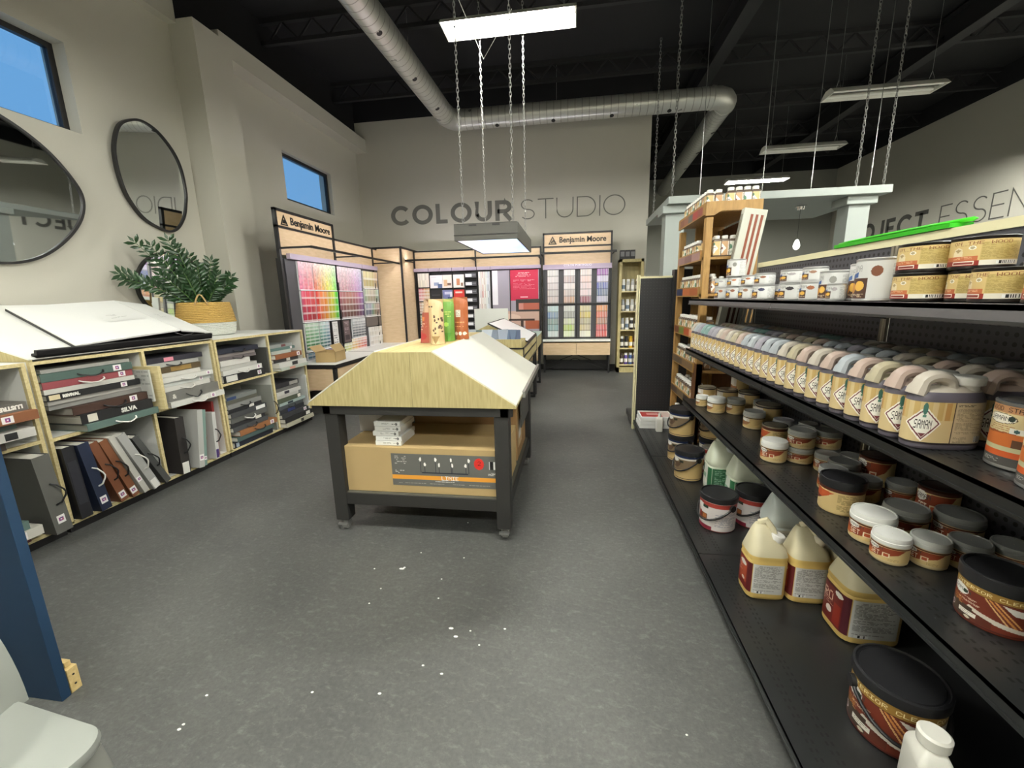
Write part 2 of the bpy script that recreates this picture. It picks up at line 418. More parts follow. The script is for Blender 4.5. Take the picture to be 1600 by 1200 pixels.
# ---- wall lettering: monoline strokes
def arc(cx, cy, rx, ry, a0, a1, n=20): return [(cx+rx*math.cos(math.radians(a0+(a1-a0)*i/n)), cy+ry*math.sin(math.radians(a0+(a1-a0)*i/n))) for i in range(n+1)]
def glyph(ch, t):
    h = t/2; q = 1-h
    G = {'C': ([arc(.5, .5, .5-h, .5-h, 42, 318, 28)], .92), 'O': ([arc(.5, .5, .5-h, .5-h, 0, 360, 36)], 1.02),
     'L': ([[(h, 1), (h, h), (.55, h)]], .58), 'U': ([[(h, 1), (h, .42)]+arc(.4, .42, .4-h, .42-h, 180, 360, 18)+[(.8-h, .42), (.8-h, 1)]], .82),
     'R': ([[(h, 0), (h, q)]+[(.42, q)]+arc(.42, .68, .34-h, .32-h, 90, -90, 14)+[(h, .36+h)], [(.42, .38), (.72, 0)]], .76),
     'S': ([arc(.36, .74, .3-h*.4, .26-h, 35, 270, 16)[:-1]+arc(.36, .26, .34-h, .26-h, 90, -145, 18)], .72),
     'T': ([[(0, q), (.74, q)], [(.37, q), (.37, 0)]], .74), 'D': ([[(h, h), (h, q), (.4, q)]+arc(.4, .5, .48-h, .5-h, 90, -90, 20)+[(h, h)]], .9),
     'I': ([[(h, 0), (h, 1)]], t), 'P': ([[(h, 0), (h, q), (.42, q)]+arc(.42, .66, .34-h, .34-h, 90, -90, 14)+[(h, .32+h)]], .76),
     'J': ([[(.5-h, 1), (.5-h, .3)]+arc(.24, .3, .26-h, .3-h, 0, -150, 12)], .52), 'E': ([[(.6, q), (h, q), (h, h), (.62, h)], [(h, .51), (.54, .51)]], .64),
     'N': ([[(h, 0), (h, 1-t*.3), (.78-h, t*.3), (.78-h, 1)]], .8), 'A': ([[(0.02, 0), (.42, 1-h*.5), (.82, 0)], [(.18, .3), (.66, .3)]], .84)}
    return G[ch]
def stroke(b, pts, t, P):
    n = len(pts); L = []; Rr = []
    closed = math.dist(pts[0], pts[-1]) < 1e-6
    for i, p in enumerate(pts):
        a = pts[i-1] if i > 0 else (pts[-2] if closed else None); c = pts[i+1] if i < n-1 else (pts[1] if closed else None)
        d1 = Vector((p[0]-a[0], p[1]-a[1])).normalized() if a else None; d2 = Vector((c[0]-p[0], c[1]-p[1])).normalized() if c else None
        d1 = d1 or d2; d2 = d2 or d1; m_ = (d1+d2).normalized(); nn = Vector((-m_.y, m_.x)); k = min(2.2, 1/max(.3, nn.dot(Vector((-d1.y, d1.x)))))
        L.append((p[0]+nn.x*t/2*k, p[1]+nn.y*t/2*k)); Rr.append((p[0]-nn.x*t/2*k, p[1]-nn.y*t/2*k))
    rings = [[P(L[i], 0), P(Rr[i], 0), P(Rr[i], 1), P(L[i], 1)] for i in range(n)]
    b.loft(rings)
def wall_word(parent, word, t, P0, size, widthtot, mt, depth=.004, frame='y'):
    ws = [glyph(c, t)[1] for c in word]; gap = .13
    tot = sum(ws)+gap*(len(word)-1); kx = widthtot/tot; x = 0
    for c, w in zip(word, ws):
        b = MB()
        def P(p, side, x=x):
            u = (x+p[0])*kx; v = p[1]*size
            return (u, -depth*side, v)
        for s_ in glyph(c, t)[0]: stroke(b, s_, t, P)
        b.build('letter', mt, parent, loc=P0); x += w+gap
SIGNG = mat('sign_grey', '#6d6c66', .7)
t = thing('wall_lettering', 'grey painted words COLOUR STUDIO on the back wall above the displays', 'sign', (-3.59, 8.299, 2.88))
wall_word(t, 'COLOUR', .2, (0, 0, 0), .365, 2.42, SIGNG); wall_word(t, 'STUDIO', .05, (2.58, 0, 0), .355, 1.95, SIGNG)
SIGNG2 = mat('sign_dark_grey', '#55544f', .7)
t = thing('wall_lettering', 'grey painted words PROJECT ESSENTIALS high on the right wall', 'sign', (7.329, 13.2, 2.6), rz=-PI/2)
wall_word(t, 'PROJECT', .2, (0, 0, 0), .45, 2.85, SIGNG2); wall_word(t, 'ESSENTIALS', .05, (3.15, 0, 0), .45, 3.3, SIGNG2)

# ------------------------------------------------------------------ ceiling services
def m_spiral(name, axis):
    m = mat(name, '#cfcfca', .3, metal=.6); nt = m.node_tree; n = nt.nodes; b = n['Principled BSDF']; l = nt.links
    tc = n.new('ShaderNodeTexCoord'); sp = n.new('ShaderNodeSeparateXYZ'); l.new(tc.outputs['Object'], sp.inputs[0])
    d = n.new('ShaderNodeMath'); d.operation = 'DIVIDE'; d.inputs[1].default_value = .115; l.new(sp.outputs[axis], d.inputs[0])
    f = n.new('ShaderNodeMath'); f.operation = 'FRACT'; l.new(d.outputs[0], f.inputs[0])
    g = n.new('ShaderNodeMath'); g.operation = 'LESS_THAN'; l.new(f.outputs[0], g.inputs[0]); g.inputs[1].default_value = .09
    mx = n.new('ShaderNodeMix'); mx.data_type = 'RGBA'; l.new(g.outputs[0], mx.inputs[0]); mx.inputs[6].default_value = (*lin('#cfcfca'), 1); mx.inputs[7].default_value = (*lin('#9a9a94'), 1); l.new(mx.outputs[2], b.inputs['Base Color'])
    t = n.new('ShaderNodeTexNoise'); t.inputs['Scale'].default_value = 5; l.new(tc.outputs['Object'], t.inputs[0])
    r = n.new('ShaderNodeMapRange'); r.inputs[3].default_value = .22; r.inputs[4].default_value = .42; l.new(t.outputs[0], r.inputs[0]); l.new(r.outputs[0], b.inputs['Roughness'])
    bp = n.new('ShaderNodeBump'); bp.inputs['Strength'].default_value = .6; bp.inputs['Distance'].default_value = .006; l.new(g.outputs[0], bp.inputs['Height']); l.new(bp.outputs[0], b.inputs['Normal'])
    return m
SPY = m_spiral('spiral_duct_y', 1); SPX = m_spiral('spiral_duct_x', 0)
t = thing('ventilation_duct', 'round galvanised spiral duct bending twice under the black ceiling', 'duct', (0, 0, 4.45))
R_ = .16
MB().tube([(-2.36, -3.9, 0), (-2.15, 7.45, 0)], R_, 32).build('duct_run', SPY, t, smooth=True)
MB().tube([(-1.95, 7.72, 0), (2.15, 7.72, 0)], R_, 32).build('duct_run', SPX, t, smooth=True)
MB().tube([(2.42, 7.98, 0), (2.62, 13.7, 0)], R_, 32).build('duct_run', SPY, t, smooth=True)
for pts in ([(-2.15, 7.44, 0), (-2.14, 7.53, 0), (-2.09, 7.64, 0), (-2.03, 7.7, 0), (-1.94, 7.72, 0)], [(2.14, 7.72, 0), (2.26, 7.74, 0), (2.36, 7.81, 0), (2.41, 7.9, 0), (2.42, 7.99, 0)]):
    b = MB(); b.tube(pts, R_*1.02, 28)
    for p, q in ((pts[0], pts[1]), (pts[-1], pts[-2])):
        v = Vector(q)-Vector(p); v.normalize(); b.tube([Vector(p)-v*.01, Vector(p)+v*.03], R_*1.07, 28)
    b.build('duct_elbow', GALV, t, smooth=True)
def nozzle(p, n_):
    n_ = Vector(n_).normalized(); p = Vector(p)
    MB().tube([p+n_*(R_-.012), p+n_*(R_+.002)], .034, 16).build('air_nozzle', BLK, t, smooth=True)
for y in (1.2, 2.6, 4.0, 5.0, 6.0, 6.9): nozzle((-2.36+.0185*(y+3.9), y, 0), (.45, -.1, -1))
for x in (-1.3, -.35, .6, 1.5): nozzle((x, 7.72, 0), (0, -.35, -1))
for y in (8.8, 9.9, 11.0, 12.1): nozzle((2.43+.035*(y-8), y, 0), (.3, 0, -1))
for p in ((-2.33, -2), (-2.25, 2), (-2.18, 6), (-.3, 7.72), (1.6, 7.72), (2.5, 10)): MB().tube([(p[0], p[1], R_-.01), (p[0], p[1], .7)], .004, 6).build('hanger_rod', CHAINM, t)

def chain_mesh(name, L, pitch=.032, r=.0022, w=.009):
    """vertical chain, alternate links turned; hangs from z=L down to 0"""
    b = MB(); n = int(L/pitch)+1
    for i in range(n):
        z = i*L/n; hl = pitch*.72; pts = []
        for k in range(8):
            a = 2*PI*k/8; u = w*math.cos(a); v = hl*math.sin(a)+L/n/2+z
            pts.append((u, 0, v) if i % 2 else (0, u, v))
        b.tube(pts, r, 4, closed=True)
    return b.mesh(name, CHAINM, True)
def fixture_proto():
    t = thing('fluorescent_light', '', 'ceiling light', (0, 0, -20))
    b = MB()
    b.loft([[(-.61, y, z), (.61, y, z)] for y, z in ((-.15, -.05), (-.1, .0), (-.05, .03), (.05, .03), (.1, 0), (.15, -.05), (.145, -.052), (.095, -.008), (.05, .022), (-.05, .022), (-.095, -.008), (-.145, -.052), (-.15, -.05))][::-1], 0, closed=False, caps=False)
    b.build('reflector', mat('white_enamel', '#d9d7cf', .4), t)
    for x in (-.61, .6): MB().prism([(-.15, -.05), (.15, -.05), (.1, 0), (.05, .03), (-.05, .03), (-.1, 0)], 'x', x, x+.01).build('end_plate', mat('white_enamel', '#d9d7cf', .4), t)
    MB().box(-.6, .6, -.022, .022, -.012, .024).build('ballast_cover', flat('#2a2926'), t)
    return t
def fixture(x, y, lit, label, z=3.8, rz=0, tube=None):
    t = fixture_proto(); t['label'] = label; t.location = (x, y, z); t.rotation_euler = (0, 0, rz)
    if lit: t['group'] = 'lit fluorescent lights'
    else: t['group'] = 'unlit fluorescent lights'
    for s in (-1, 1):
        MB().tube([(-.585, s*.075, -.02), (.585, s*.075, -.02)], .019, 14).build('fluorescent_tube', (tube or TUBE) if lit else PLAST, t, smooth=True)
    for s in (-1, 1):
        MB().tube([(s*.5, -.06, .02), (s*.5, 0, .14), (s*.5, 0, ZC-z)], .0025, 6).tube([(s*.5, .06, .02), (s*.5, 0, .14)], .0025, 6).build('hanging_wire', CHAINM, t)
    return t
_F = 'fluorescent light hanging '
fixture(-.6, 4.3, 1, 'large lit '+_F+'in front of the duct, top centre', z=3.9)
fixture(3.68, 6.2, 0, 'unlit '+_F+'at the right, nearer of the two dark ones')
fixture(3.77, 8.2, 0, 'unlit '+_F+'further back behind the chains')
fixture(3.85, 10.2, 1, 'small lit '+_F+'far back above the row of white-capped bottles')
fixture(3.72, 4.3, 1, 'lit '+_F+'at the top right edge of the view')
for x, y, l in ((-.6, .9, 'over the near end of the aisle'), (-.6, -2.2, 'over the rear of the shop'), (3.72, .9, 'over the neighbouring aisle'), (3.72, -2.2, 'over the far rear corner')):
    fixture(x, y, 1, 'lit '+_F+l)
for x, y, l in ((6.3, 2.6, 'out of view, added to brighten the right wall'), (6.2, 6.4, 'just outside the view, added to brighten the far right wall'), (1.5, .9, 'above the near end of the black shelving'), (1.5, -2.2, 'behind the viewer, over the shelving row')):  # the right wall pair is added out of view to brighten that wall
    fixture(x, y, 1, 'lit '+_F+l, tube=FILL_TUBE if x > 6 else None)
fixture(-3.4, .6, 1, 'lit '+_F+'near the left wall behind the viewer', rz=PI/2)
# suspended grey light box
t = thing('suspended_light_box', 'grey box light with a glowing coloured underside hung on four chains', 'light box', (-.70, 3.98, 1.885))
DG = mat('box_light_grey', '#494843', .5)
LBK = .87
b = MB(); b.box(-.3, .3, -.62, -.6, 0, .15); b.box(-.3, .3, .6, .62, 0, .15); b.box(-.3, -.285, -.6, .6, 0, .15); b.box(.285, .3, -.6, .6, 0, .15); b.box(-.3, .3, -.62, .62, .142, .15)
b.build('housing', DG, t, bevel=.003)
b = MB(); b.box(-.302, .302, -.624, -.62, .045, .052); b.build('seam_strip', BLK, t)
for x in (-.12, .1): MB().box(x-.035, x+.035, -.623, -.62, .125, .14).build('vent_slot', BLK, t)
a = Art(48, 24, '#dfe6ff')
rnd = random.Random(3)
a.grad(0, 0, 1, 1, lambda u, v: tuple(np.clip(np.array(lin('#e9e4ff'))*(1-.5*u)+np.array(lin('#a9d4ff'))*.5*u+np.array([.12, .1, -.1])*math.sin(u*9+v*5)+np.array([.08, -.02, .06])*math.sin(v*14-u*3), 0, 1)))
a.rect(0, .48, 1, .52, '#b8b4e0')
m = bpy.data.materials.new('light_box_art'); m.use_nodes = True; nt = m.node_tree; vc = nt.nodes.new('ShaderNodeVertexColor'); vc.layer_name = 'ink'
nt.links.new(vc.outputs[0], nt.nodes['Principled BSDF'].inputs['Emission Color']); nt.nodes['Principled BSDF'].inputs['Emission Strength'].default_value = .55
MB().plane_art((-.285, -.6, .006), (.57, 0, 0), (0, 1.2, 0), a.a).build('glowing_panel', m, t)
for _o in list(t.children): _o.scale = (.87, .88, .87)
cm = chain_mesh('chain', ZC-2.015)
for sx in (-.24, .24):
    for sy in (-.5, .5): link('chain', cm, t, loc=(sx*.87, sy*.87+(.06 if sy > 0 else 0), .13))
MB().tube([(.24, -.5, 1.6), (.0, -.4, 1.35), (-.24, -.5, 1.9)], .003, 6).build('power_cord', PLAST, t)

# ------------------------------------------------------------------ pergola on the right
PC = mat('pergola_paint', '#9aa19c', .6)
t = thing('pergola', 'pale grey suspended canopy on square columns with pendant lamps beneath', 'pergola', (0, 0, 0))
py0, py1 = 5.9, 7.6
MB().box(1.2, 3.76, py0, py1, 2.56, 2.65).build('canopy_slab', PC, t, bevel=.004)
for x, y, in ((1.32, 6.15), (3.5, 6.15)):
    b = MB(); b.box(x-.12, x+.12, y-.12, y+.12, 0, 2.46); b.build('column', PC, t, bevel=.004)
    MB().box(x-.17, x+.17, y-.17, y+.17, 2.46, 2.56).build('column_cap', PC, t, bevel=.01)
for x, y, n in ((1.26, 7.3, 0), (1.26, 6.0, 1), (3.4, 5.98, 2), (3.7, 5.98, 3)):
    o = link('support_chain', chain_mesh('chain', ZC-2.65, .045, .0038, .013), None, loc=(x, y, 2.65))
    tag(o, 'steel chain holding up the grey canopy, '+['far left one beside the wall edge', 'front left one beside the duct', 'left of the two at its right end', 'rightmost one at its right end'][n], 'chain', 'chains above the canopy')
for x, y, l in ((1.6, 6.0, 'left end, just beside the pair of chains'), (2.5, 6.4, 'middle, crossing the small lit lamp'), (3.1, 6.4, 'right part, passing the dark lamps'), (3.55, 5.98, 'right end, between the two chains')):
    o = MB().tube([(x, y, 2.65), (x, y, ZC)], .004, 6).tube([(x, y, 2.86), (x, y, 2.92)], .009, 8).build('support_rod', CHAINM, smooth=True)
    tag(o, 'thin steel rod holding the canopy at its '+l, 'rod', 'rods above the canopy')
BULB = mat('pendant_glass', '#ffffff', .3, em=.6)
for k, (x, y, zb, l) in enumerate(((2.25, 6.9, 1.98, 'half hidden behind the striped sample board'), (2.52, 6.9, 1.93, 'hanging lowest, left of the green strip'), (3.05, 6.5, 2.04, 'in front of the right column'))):
    t = thing('pendant_lamp', 'small clear bubble pendant lamp, the one '+l, 'pendant lamp', (x, y, 2.56), group='pendant lamps under the canopy')
    MB().lathe([(.07, -.012), (.07, 0)], 20).build('ceiling_plate', mat('chrome', '#c8c8c8', .15, metal=1), t, smooth=True)
    MB().lathe([(.045, -.05), (.05, -.012)], 20).build('canopy_cup', mat('chrome', '#c8c8c8', .15, metal=1), t, smooth=True)
    L_ = 2.56-zb; MB().tube([(0, 0, -.04), (0, 0, -L_+.08)], .002, 6).build('cord', BLK, t)
    MB().lathe([(.004, -L_+.09), (.02, -L_+.08), (.036, -L_+.04), (.044, -L_), (.036, -L_-.03), (.015, -L_-.05), (.002, -L_-.055)], 20).build('glass_shade', BULB, t, smooth=True)

# ------------------------------------------------------------------ mirrors on the left wall
MIR = mat('mirror_silver', '#e9eeee', .02, metal=1)
def mirror(pts, label, name='wall_mirror'):
    """pts (y,z) outline of the outer frame"""
    n = len(pts); P = []
    for i in range(n):                                  # Catmull-Rom
        p0, p1, p2, p3 = [Vector(pts[(i+k) % n]) for k in (-1, 0, 1, 2)]
        for s in range(6):
            u = s/6; P.append(.5*((2*p1)+(p2-p0)*u+(2*p0-5*p1+4*p2-p3)*u*u+(3*p1-3*p2+p3-p0)*u**3))
    cy = sum(p[0] for p in P)/len(P); cz = sum(p[1] for p in P)/len(P)
    hh = (max(p[1] for p in P)-min(p[1] for p in P))/2
    t = thing(name, label, 'mirror', (-4.298+hh*math.sin(math.radians(3)), cy, cz), group='dark framed mirrors on the left wall', rot=(0, math.radians(3), 0))
    Q = [(p[0]-cy, p[1]-cz) for p in P]; N = len(Q)
    def off(d):
        out = []
        for i in range(N):
            a, c = Vector(Q[i-1]), Vector(Q[(i+1) % N]); tt = (c-a).normalized(); nn = Vector((tt.y, -tt.x))
            if nn.dot(Vector(Q[i])) < 0: nn = -nn
            out.append((Q[i][0]-nn.x*d, Q[i][1]-nn.y*d))
        return out
    A, B = off(0), off(.02)
    sgn = sum(A[i][0]*A[(i+1) % N][1]-A[(i+1) % N][0]*A[i][1] for i in range(N))
    if sgn < 0: A.reverse(); B.reverse()
    rings = [[(x, p[0], p[1]) for p in R_] for x, R_ in ((.0, A), (.035, A), (.035, B), (.022, B))]
    MB().loft(rings[::1], caps=False).build('frame', BLK, t, smooth=True)
    MB().add([(.022, p[0], p[1]) for p in off(.019)], [tuple(range(N)) if True else ()]).build('glass', MIR, t)
    return t
mirror([(2.867, 2.826), (3.079, 2.696), (3.231, 2.521), (3.30, 2.36), (3.254, 2.165), (3.094, 1.959), (2.891, 1.811), (2.66, 1.755), (2.4, 1.79), (2.2, 1.9), (2.08, 2.1), (2.08, 2.35), (2.2, 2.62), (2.4, 2.82), (2.65, 2.88)][::-1],
       'large round black-framed mirror cut by the left edge of the view')
mirror([(3.646, 2.905), (3.717, 3.092), (3.833, 3.184), (3.96, 3.22), (4.113, 3.176), (4.259, 3.042), (4.337, 2.875), (4.36, 2.649), (4.342, 2.515), (4.298, 2.373), (4.21, 2.246), (4.11, 2.192), (3.985, 2.206), (3.833, 2.274), (3.732, 2.392), (3.67, 2.523), (3.636, 2.72)],
       'pebble-shaped black-framed mirror in the middle of the near left wall')
mirror([(3.615, 1.661), (3.646, 1.754), (3.732, 1.87), (3.866, 1.951), (4.04, 1.985), (4.2, 1.95), (4.33, 1.85), (4.39, 1.7), (4.38, 1.52), (4.28, 1.38), (4.1, 1.29), (3.9, 1.29), (3.74, 1.37), (3.64, 1.5)],
       'small round black-framed mirror behind the potted plant')
# ------------------------------------------------------------------ cubby cabinets on the left
CI = mat('cabinet_interior', '#b9b8b3', .6)
CF = -3.18
def cabinet(name_label, y0, y1, ym, zm, zt=1.11):
    t = thing('cubby_cabinet', name_label, 'cabinet', (CF, y0, 0)); L = y1-y0; m = ym-y0; e = .02
    def panel(nm, a, c, z0, z1, x0=-1.1):
        b = MB(); b.box(-.022, 0, a, c, z0, z1, 0); b.box(x0, -.022, a, c, z0, z1, 1); b.build(nm, [OAKP, WHITE], t)
    panel('side_panel', 0, e, .06, zt-e); panel('side_panel', L-e, L, .06, zt-e); panel('divider', m-.011, m+.011, .08, zt-e, -.62)
    panel('bottom_board', 0, L, .05, .07); panel('shelf', e, m-.011, zm-.02, zm, -.62); panel('shelf', m+.011, L-e, zm-.02, zm, -.62)
    b = MB(); b.box(-.022, 0, 0, L, zt-e, zt, 0); b.box(-1.1, -.022, 0, L, zt-e, zt, 1); b.build('top_board', [OAKP, WHITE], t)
    MB().box(-.64, -.62, e, L-e, .07, zt-e).build('back_panel', CI, t)
    MB().box(-.5, -.012, 0, L, 0, .05).build('kick_board', BLK, t)
    return t
cabinet('oak-edged cubby cabinet of sample binders at the left edge, nearest the viewer', .71, 1.965, 1.34, .64)
cabinet('oak-edged cubby cabinet under the open sample book', 1.985, 3.265, 2.647, .63)
cabinet('white cubby cabinet of sample binders under the potted plant', 3.28, 4.53, 3.95, .70)
# slanted display top
SLK = .29
b = MB(); b.prism([(0, 0), (0, .02), (-1.1, .02+1.1*SLK), (-1.1, 0)], 'y', 0, 1.285)
w = thing('slanted_display_top', 'white sloping reading top with an oak triangular side on the near cabinets', 'display top', (CF, 1.985, 1.111))
MB().prism([(0, 0), (0, .012), (-1.1, .012+1.1*SLK), (-1.1, 0)], 'y', 0, .018).build('side_panel', OAKL, w)
MB().prism([(0, 0), (0, .012), (-1.1, .012+1.1*SLK), (-1.1, 0)], 'y', 1.267, 1.285).build('side_panel', OAKL, w)
MB().prism([(0, .012), (0, .022), (-1.1, .022+1.1*SLK), (-1.1, .012+1.1*SLK)], 'y', 0, 1.285).build('sloping_board', WHITE, w)
# open sample book
t = thing('open_sample_book', 'large open sample book with white pages in a black binder on the sloping top', 'sample book', (CF, 2.02, 1.134), rot=(0, math.atan(SLK), 0))
MB().prism([(-.03, .25), (-.03, 1.25), (-.985, 1.5), (-.985, .498)], 'z', 0, .018).box(-.03, .012, 0, 1.24, 0, .018).box(-.01, .012, 0, 1.24, 0, .045).build('cover', mat('binder_black', '#151417', .5), t, bevel=.003)
def page(y0, y1, lift0, lift1, x0, x1, n=10, sh=.26):
    b = MB(); rings = []
    for i in range(n+1):
        u = i/n; y = y0+(y1-y0)*u; z = .03+lift0*(1-u)**2+lift1*u**2+.012*math.sin(u*PI)
        rings.append([(x0, y-x0*sh, z), (x1, y-x1*sh, z+.004*math.sin(u*3)), (x1, y-x1*sh, z-.008), (x0, y-x0*sh, z-.008)])
    return b.loft(rings)
PAPER = mat('white_paper', '#e2e2de', .8)
page(.24, .98, .0, .045, -.98, -.06).build('page_stack', PAPER, t, smooth=True)
page(.985, 1.27, .045, .004, -.98, -.05).build('page_stack', PAPER, t, smooth=True)
a = Art(40, 30, '#dededa')
for (x, y, wd) in ((.2, .2, .3), (.3, .3, .25), (.4, .5, .3), (.2, .6, .2), (.5, .7, .3)): a.micro(x, y, x+wd, y+.08, '#9a9a96', 2, int(x*99))
MB().plane_art((-.62, .80, .0605), (0, .28, .015), (.2, -.05, 0), a.a).build('printed_caption', PRT, t)
MB().plane_art((-.6, 1.2, .0685), (0, .17, -.024), (.2, -.05, 0), a.a).build('printed_caption', PRT, t)
MB().tube([(-.05, .94, .06), (.0, .97, .05), (.02, 1.02, .06), (.0, 1.06, .065), (-.05, 1.0, .06)], .003, 6).build('binder_loop', BLK, t, smooth=True)

# ------------------------------------------------------------------ sample binders
HCOL = {'w': '#dddbd4', 'k': '#1b1b1d', 'n': '#b08a66'}
def binder(label, col, L, T, D=.36, loc=(0, 0, 0), rot=(0, 0, 0), handle=None, sticker=0, title=None, pages='#d9d6cc', group=None, strip=None, tcol='#e6e4dc'):
    t = thing('sample_binder', label, 'sample binder', loc, rot=rot, group=group)
    q = [int(col[i:i+2], 16) for i in (1, 3, 5)]; g_ = sum(q)/3; col = '#%02x%02x%02x' % tuple(int((v*.78+g_*.22)*.92) for v in q)
    c = flat(col, .6); e = min(.004, T*.15)
    b = MB(); b.box(-D, 0, 0, L, T/2-e, T/2); b.box(-D, 0, 0, L, -T/2, -T/2+e); b.box(-e, 0, 0, L, -T/2+e, T/2-e); b.build('cover', c, t)
    MB().box(-D+.01, -e, .006, L-.006, -T/2+e, T/2-e).build('pages', flat(pages, .8), t)
    if handle:
        y0, y1 = L*.36, L*.64; dz = -T*.5
        pts = [(0, y0, 0), (.02, y0+.012, dz*.4), (.032, y0+.05, dz*.9), (.035, (y0+y1)/2, dz), (.032, y1-.05, dz*.9), (.02, y1-.012, dz*.4), (0, y1, 0)]
        MB().tube(pts, .0042, 6, flatten=1.3).build('handle', flat(HCOL[handle], .5), t, smooth=True)
    if sticker:
        a = Art(14, 10, '#eeeae8'); a.rect(.3, .2, .7, .35, '#8d4a86').rect(.3, .2, .42, .8, '#8d4a86').rect(.3, .65, .7, .8, '#b0557a').rect(.6, .45, .72, .8, '#5a3a7a')
        h = min(T*.8, .04); y = L*sticker
        MB().plane_art((.0008, y, h/2), (0, h*1.3, 0), (0, 0, -h), a.a).build('sticker', PRT, t)
    if strip:
        MB().box(0, .001, L*strip[1], L*strip[2], -T*.38, T*.38).build('spine_label', flat(strip[0], .5), t)
    if title:
        s, y, fl = title[0], title[1], (title[2] if len(title) > 2 else 0)
        o = text_obj(s, T*.62, flat(tcol, .5), t, (.0015, y, -T*.22) if not fl else (.0015, y+.28, T*.22), ROT_PX if not fl else (PI/2, PI, PI/2), .002, name='title')
    return t
_bn = 0
def flatstack(where, y0, z0, items, group):
    """items bottom to top: (T, L, dy, protrusion, colour, colour words, kw)"""
    z = z0; n = len(items)
    for k, it in enumerate(items):
        T, L, dy, pr, col, words = it[:6]; kw = it[6] if len(it) > 6 else {}
        fromtop = n-1-k
        rk = 'topmost' if fromtop == 0 else ('bottom' if k == 0 else ORD[fromtop]+' down')
        rz = random.uniform(-.02, .02)
        binder('%s, %s in pile, %s' % (words, rk, where), col, L, T, loc=(CF+pr, y0+dy, z+T/2), rot=(0, 0, rz), group=group, **kw)
        z += T+.0015
def upright(label, col, y, z, lean, T, L, pr=0, D=.36, yaw=0, group=None, **kw):
    a = math.radians(90-lean)        # lean>0: top towards +y
    dz = abs(math.sin(math.radians(lean)))*T/2
    return binder(label, col, L, T, D, (CF+pr, y, z+dz+.001), (a, 0, math.radians(yaw)), group=group, **kw)
G = 'sample binders in the cubby cabinets'
wA = 'upper left cubby under open book'
flatstack(wA, 2.015, .631, [
 (.046, .47, .13, .075, '#5f7d74', 'sage green binder with a hanging tag', dict(handle='w', pages='#8b8a80')),
 (.066, .46, .12, .055, '#201f20', 'black binder lettered SILVA', dict(title=('SILVA', .24), strip=('#d9d3c4', .08, .2), pages='#a9a598')),
 (.052, .5, .1, .035, '#4b2d22', 'dark brown binder', dict(handle='k', sticker=.7, pages='#8f8b82')),
 (.03, .56, .02, -.02, '#8f8d87', 'grey loose-paged book', dict(pages='#b8b5ab')),
 (.026, .57, .015, -.01, '#aeaba2', 'pale grey loose-paged book', dict(pages='#c5c2b8')),
 (.04, .56, .01, .0, '#1c1c20', 'black binder lettered REVIVAL', dict(title=('REVIVAL', .08), sticker=.76, strip=('#d8c9a4', .02, .12))),
 (.03, .53, .01, -.01, '#d8d5ca', 'thin white book', {}),
 (.044, .53, .01, -.01, '#a8434a', 'red binder with a pale handle', dict(handle='w', sticker=.82)),
 (.05, .53, .01, -.01, '#4c6a60', 'dark green binder', dict(handle='k', sticker=.76)),
 (.022, .52, .03, -.03, '#a5a39b', 'thin grey book', {})], G)
wB = 'upper right cubby under open book'
flatstack(wB, 2.665, .631, [
 (.044, .5, .06, .07, '#e2e0d6', 'white binder with a white handle', dict(handle='w', sticker=.72)),
 (.078, .49, .04, .05, '#7a7972', 'thick grey felt binder', dict(handle='k', tcol='#d9d6cc', title=('&', .06))),
 (.036, .44, .04, .03, '#dedbd2', 'white binder', dict(handle='w')),
 (.034, .46, .04, .03, '#cfd3cd', 'white patterned binder', dict(sticker=.75)),
 (.036, .47, .04, .04, '#e6e4da', 'white binder with looped white handle', dict(handle='w', sticker=.86)),
 (.03, .44, .0, -.01, '#d3cfc6', 'thin off-white book', {}),
 (.046, .46, .0, -.01, '#5d4a2a', 'brown and gold book', dict(strip=('#8f7440', .4, .8))),
 (.036, .46, .0, -.02, '#b9b9b0', 'pale grey binder', dict(handle='k')),
 (.04, .5, .0, -.02, '#2b2a38', 'navy binder with a pink tag', dict(strip=('#d98a9a', .3, .46)))], G)
wC = 'upper left cubby under plant'
flatstack(wC, 3.314, .701, [
 (.072, .52, .01, .0, '#1d1d1f', 'thick black speckled binder', dict(strip=('#d8d6cf', .05, .3), sticker=.8)),
 (.046, .5, .0, .01, '#e4e2da', 'white binder with a looped handle', dict(handle='w', sticker=.86)),
 (.035, .44, .0, -.01, '#c4c2ba', 'pale grey book', {}),
 (.05, .36, .0, .0, '#e2e0d8', 'short white box binder', {}),
 (.03, .46, .0, -.02, '#6b6263', 'grey mauve book', dict(handle='k')),
 (.028, .46, .0, -.03, '#8d8380', 'taupe book', {}),
 (.045, .5, .0, -.02, '#23263a', 'navy binder', dict(handle='k'))], G)
wD = 'upper right cubby at far end'
flatstack(wD, 3.97, .701, [
 (.03, .46, .03, .07, '#b9c4b4', 'pale green and pink book', dict(strip=('#c98f7c', .3, .5))),
 (.05, .48, .02, .06, '#d8d6ce', 'white binder with a dark cut-out', dict(strip=('#2a2a2a', .45, .65))),
 (.04, .4, .02, .0, '#39383a', 'dark grey binder', dict(strip=('#dedad0', .5, .65))),
 (.05, .44, .02, .03, '#a0592e', 'orange brown binder', dict(sticker=.8)),
 (.035, .32, .0, .0, '#b8c2b8', 'grey green book', {}),
 (.03, .4, .0, -.01, '#5e7f78', 'teal binder', dict(sticker=.8)),
 (.034, .36, .0, -.01, '#9aa09d', 'grey patterned book', dict(strip=('#6a3f3f', .5, .7)))], G)
wE = 'lower left cubby under plant'
